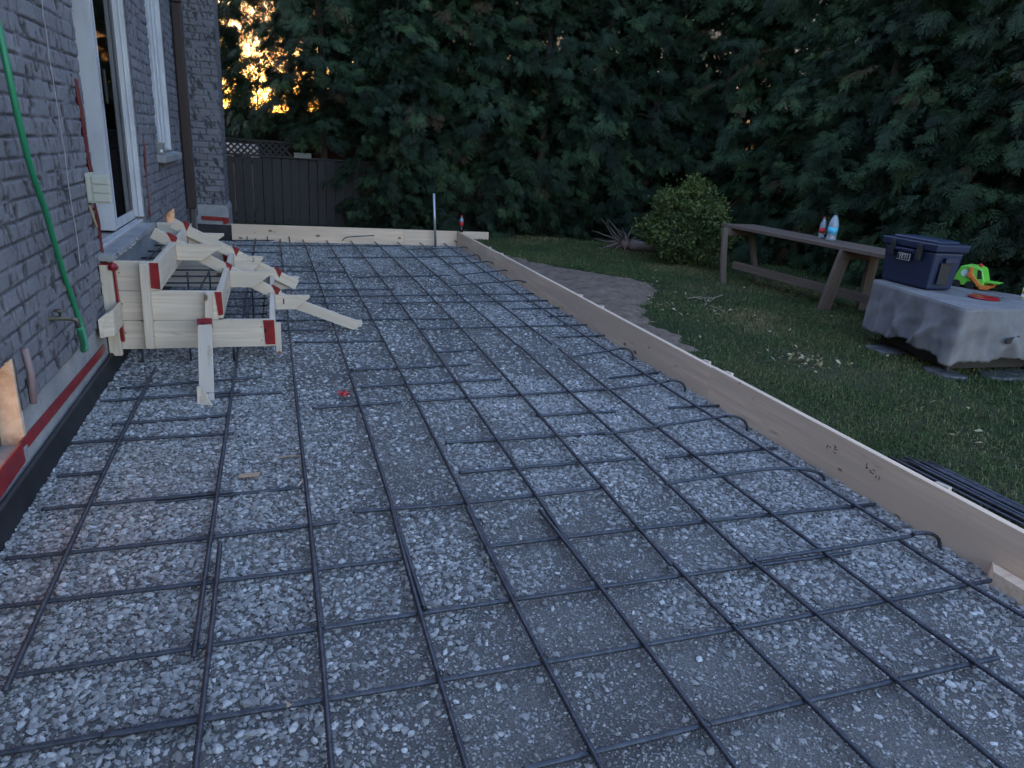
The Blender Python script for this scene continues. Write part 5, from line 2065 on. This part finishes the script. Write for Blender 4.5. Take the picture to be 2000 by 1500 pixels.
# dead root clump
rc = G(1222, 475, .25)
mb = MB()
rr_ = random.Random(3)
mb.tube([rc + [.05, -.05, -.02], rc + [.25, -.12, -.03], rc + [.48, -.2, -.06]], [.10, .085, .07], MT['deadwood'], 9)
mb.lathe(rc + [0, 0, -.10], [(.03, 0), (.10, .04), (.11, .1), (.06, .17), (.01, .2)], MT['deadwood'], 9)
for q in range(30):
    ang = rr_.uniform(1.6, 5.0) if q < 22 else rr_.uniform(-1, 1.6)
    el = rr_.uniform(-.35, .95)
    d = np.array([math.cos(ang) * math.cos(el), .6 * math.sin(ang) * math.cos(el), math.sin(el)])
    L = rr_.uniform(.25, .62)
    pts = [rc + d * .05]
    for s in range(5):
        d = d + np.array([rr_.uniform(-.32, .32), rr_.uniform(-.2, .2), rr_.uniform(-.34, .28)])
        d /= np.linalg.norm(d)
        nxt = pts[-1] + d * L / 5
        nxt[2] = max(nxt[2], .13)
        pts.append(nxt)
    mb.tube(pts, [.014, .011, .009, .007, .005, .003], MT['deadwood'], 5)
tag(mb.build('dead_root', smooth=True), 'uprooted dead root clump lying on grass left of the round shrub', 'root')

# pale twigs on the lawn
mb = MB()
for pts in [[(1342, 583), (1365, 580), (1390, 583), (1412, 576)], [(1376, 583), (1380, 592), (1376, 597)], [(1395, 583), (1384, 590)], [(1385, 597), (1402, 602), (1416, 610)], [(1355, 580), (1372, 585)]]:
    mb.tube([G(u, v, LZ + .03) for u, v in pts], .0045, MT['twig'], 5)
tag(mb.build('twig'), 'pale dry forked twig lying on the lawn', 'twig')

# ================================================================== FENCE AND NEIGHBOURS
fn = thing('wooden_fence', 'dark vertical board fence with lattice top behind the back board', 'fence', (.4, 12.8, .1))
FW_ = MT['fencewood']
fp = []
mb = MB()
x = -.78
while x < 8.5:
    wd = random.uniform(.13, .15)
    mb.box(x, x + wd, 12.80 + (0 if random.random() < .5 else .03), 12.82 + .03, -.02, 1.20 + random.uniform(-.012, .012), FW_)
    x += wd + random.choice([.004, .004, .012, .006])
fp.append(mb.build('board_panel', bevel=0.002))
mb = MB()
mb.box(-.8, 8.5, 12.85, 12.90, 1.08, 1.17, FW_)
mb.box(-.8, 8.5, 12.85, 12.90, .2, .29, FW_)
mb.box(-.8, 8.5, 12.79, 12.87, 1.205, 1.24, FW_)
fp.append(mb.build('rail', bevel=0.003))
mb = MB()
for x0 in np.arange(-.9, 1.0, .10):
    for s in (1, -1):
        xa, xb = (x0, x0 + .2) if s > 0 else (x0 + .2, x0)
        if max(xa, xb) > 0.35:
            continue
        mb.beam((xa, 12.83 + .008 * s, 1.24), (xb, 12.83 + .008 * s, 1.44), .008, .03, FW_, (1, 0, 0))
fp.append(mb.build('lattice'))
mb = MB()
mb.box(AY(12.78, 574, 300)[0], AY(12.78, 608, 300)[0], 12.775, 12.79, 1.225, 1.31, MT['greybox'])
fp.append(mb.build('grey_panel', bevel=0.002))
mb = MB()
mb.box(-.9, .45, 12.80, 12.86, 1.44, 1.475, FW_)
fp.append(mb.build('cap_rail', bevel=0.003))
for x in (-.85, 1.0, 2.9, 4.8, 6.7, 8.5):
    mb = MB()
    mb.box(x - .045, x + .045, 12.86, 12.95, -.1, 1.5 if x < .5 else 1.24, FW_)
    fp.append(mb.build('post', bevel=0.004))
adopt(fn, *fp)
mb = MB()
mb.box(-.85, -.22, 13.25, 13.6, .1, 1.385, MT['white'])
tag(mb.build('storage_bin', bevel=0.03), 'pale storage bin showing through the lattice beside the chimney', 'bin')
fn2 = thing('wooden_fence', 'dark board fence hidden behind the side hedge and its glowing window', 'fence', (10.3, 8, .1))
fp = []
mb = MB()
y = 2.5
while y < 13:
    mb.box(10.30, 10.325, y, y + .14, 0, 1.05, FW_)
    y += .147
fp.append(mb.build('board_panel'))
mb = MB()
for y0 in np.arange(2.5, 12.8, .12):
    for s in (1, -1):
        ya, yb = (y0, y0 + .25) if s > 0 else (y0 + .25, y0)
        mb.beam((10.31 + .008 * s, ya, 1.06), (10.31 + .008 * s, yb, 1.31), .008, .03, FW_, (0, 1, 0))
fp.append(mb.build('lattice'))
adopt(fn2, *fp)

sky_block = thing('neighbour_house', 'added unseen house blocking the sky behind the back hedge', 'house', (8, 20, 0))  # added to block low sunset sky leaking between the back cedars
mb = MB()
mb.box(3.4, 13, 18.6, 24, 0, 2.9, MT['siding_white'])
p1 = mb.build('wall')
mb = MB()
mb.prism([(3.1, 18.3, 2.9), (3.1, 24.3, 2.9), (3.1, 21.3, 4.1)], (10.2, 0, 0), MT['roof'])
p2 = mb.build('roof')
adopt(sky_block, p1, p2)
nb = thing('neighbour_house', 'pale sided neighbouring house with warm lit window seen through the side hedge', 'house', (13, 9, 0))
mb = MB()
mb.box(12.6, 18, 4.5, 16, 0, 3.4, MT['siding_white'])
p1 = mb.build('wall')
mb = MB()
mb.prism([(12.2, 4.2, 3.4), (18.4, 4.2, 3.4), (15.3, 4.2, 5.0)], (0, 12.1, 0), MT['roof'])
p2 = mb.build('roof')
e = bpy.data.objects.new('window', None)
COL.objects.link(e)
c_ = AX(12.58, 1795, 372)
mb = MB()
mb.box(12.57, 12.59, c_[1] - .45, c_[1] + .45, c_[2] - .4, c_[2] + .45, MT['warm'])
q1 = mb.build('pane')
mb = MB()
for (a, b, z0, z1) in [(-.52, -.45, -.47, .52), (.45, .52, -.47, .52), (-.45, .45, .45, .52), (-.45, .45, -.47, -.4), (-.02, .02, -.4, .45)]:
    mb.box(12.55, 12.6, c_[1] + a, c_[1] + b, c_[2] + z0, c_[2] + z1, MT['vinyl'])
q2 = mb.build('frame')
e.location = tuple(c_)
adopt(e, q1, q2)
adopt(nb, p1, p2, e)

rh = thing('red_shed', 'low shed with dark red horizontal siding behind the fence', 'shed', (0, 16.6, 0))
mb = MB()
for i in range(16):
    z = .1 + i * .115
    mb.prism([(-3.2, 16.5, z), (-3.2, 16.475, z), (-3.2, 16.497, z + .113), (-3.2, 16.5, z + .113)], (5.7, 0, 0), MT['siding_red'])
mb.box(-3.2, 2.5, 16.5, 19, 0, 1.94, MT['siding_red'])
p1 = mb.build('wall')
mb = MB()
mb.box(-3.4, 2.7, 16.3, 19.2, 1.95, 2.0, MT['roof'])
p2 = mb.build('roof')
adopt(rh, p1, p2)
bpy.context.view_layer.update()
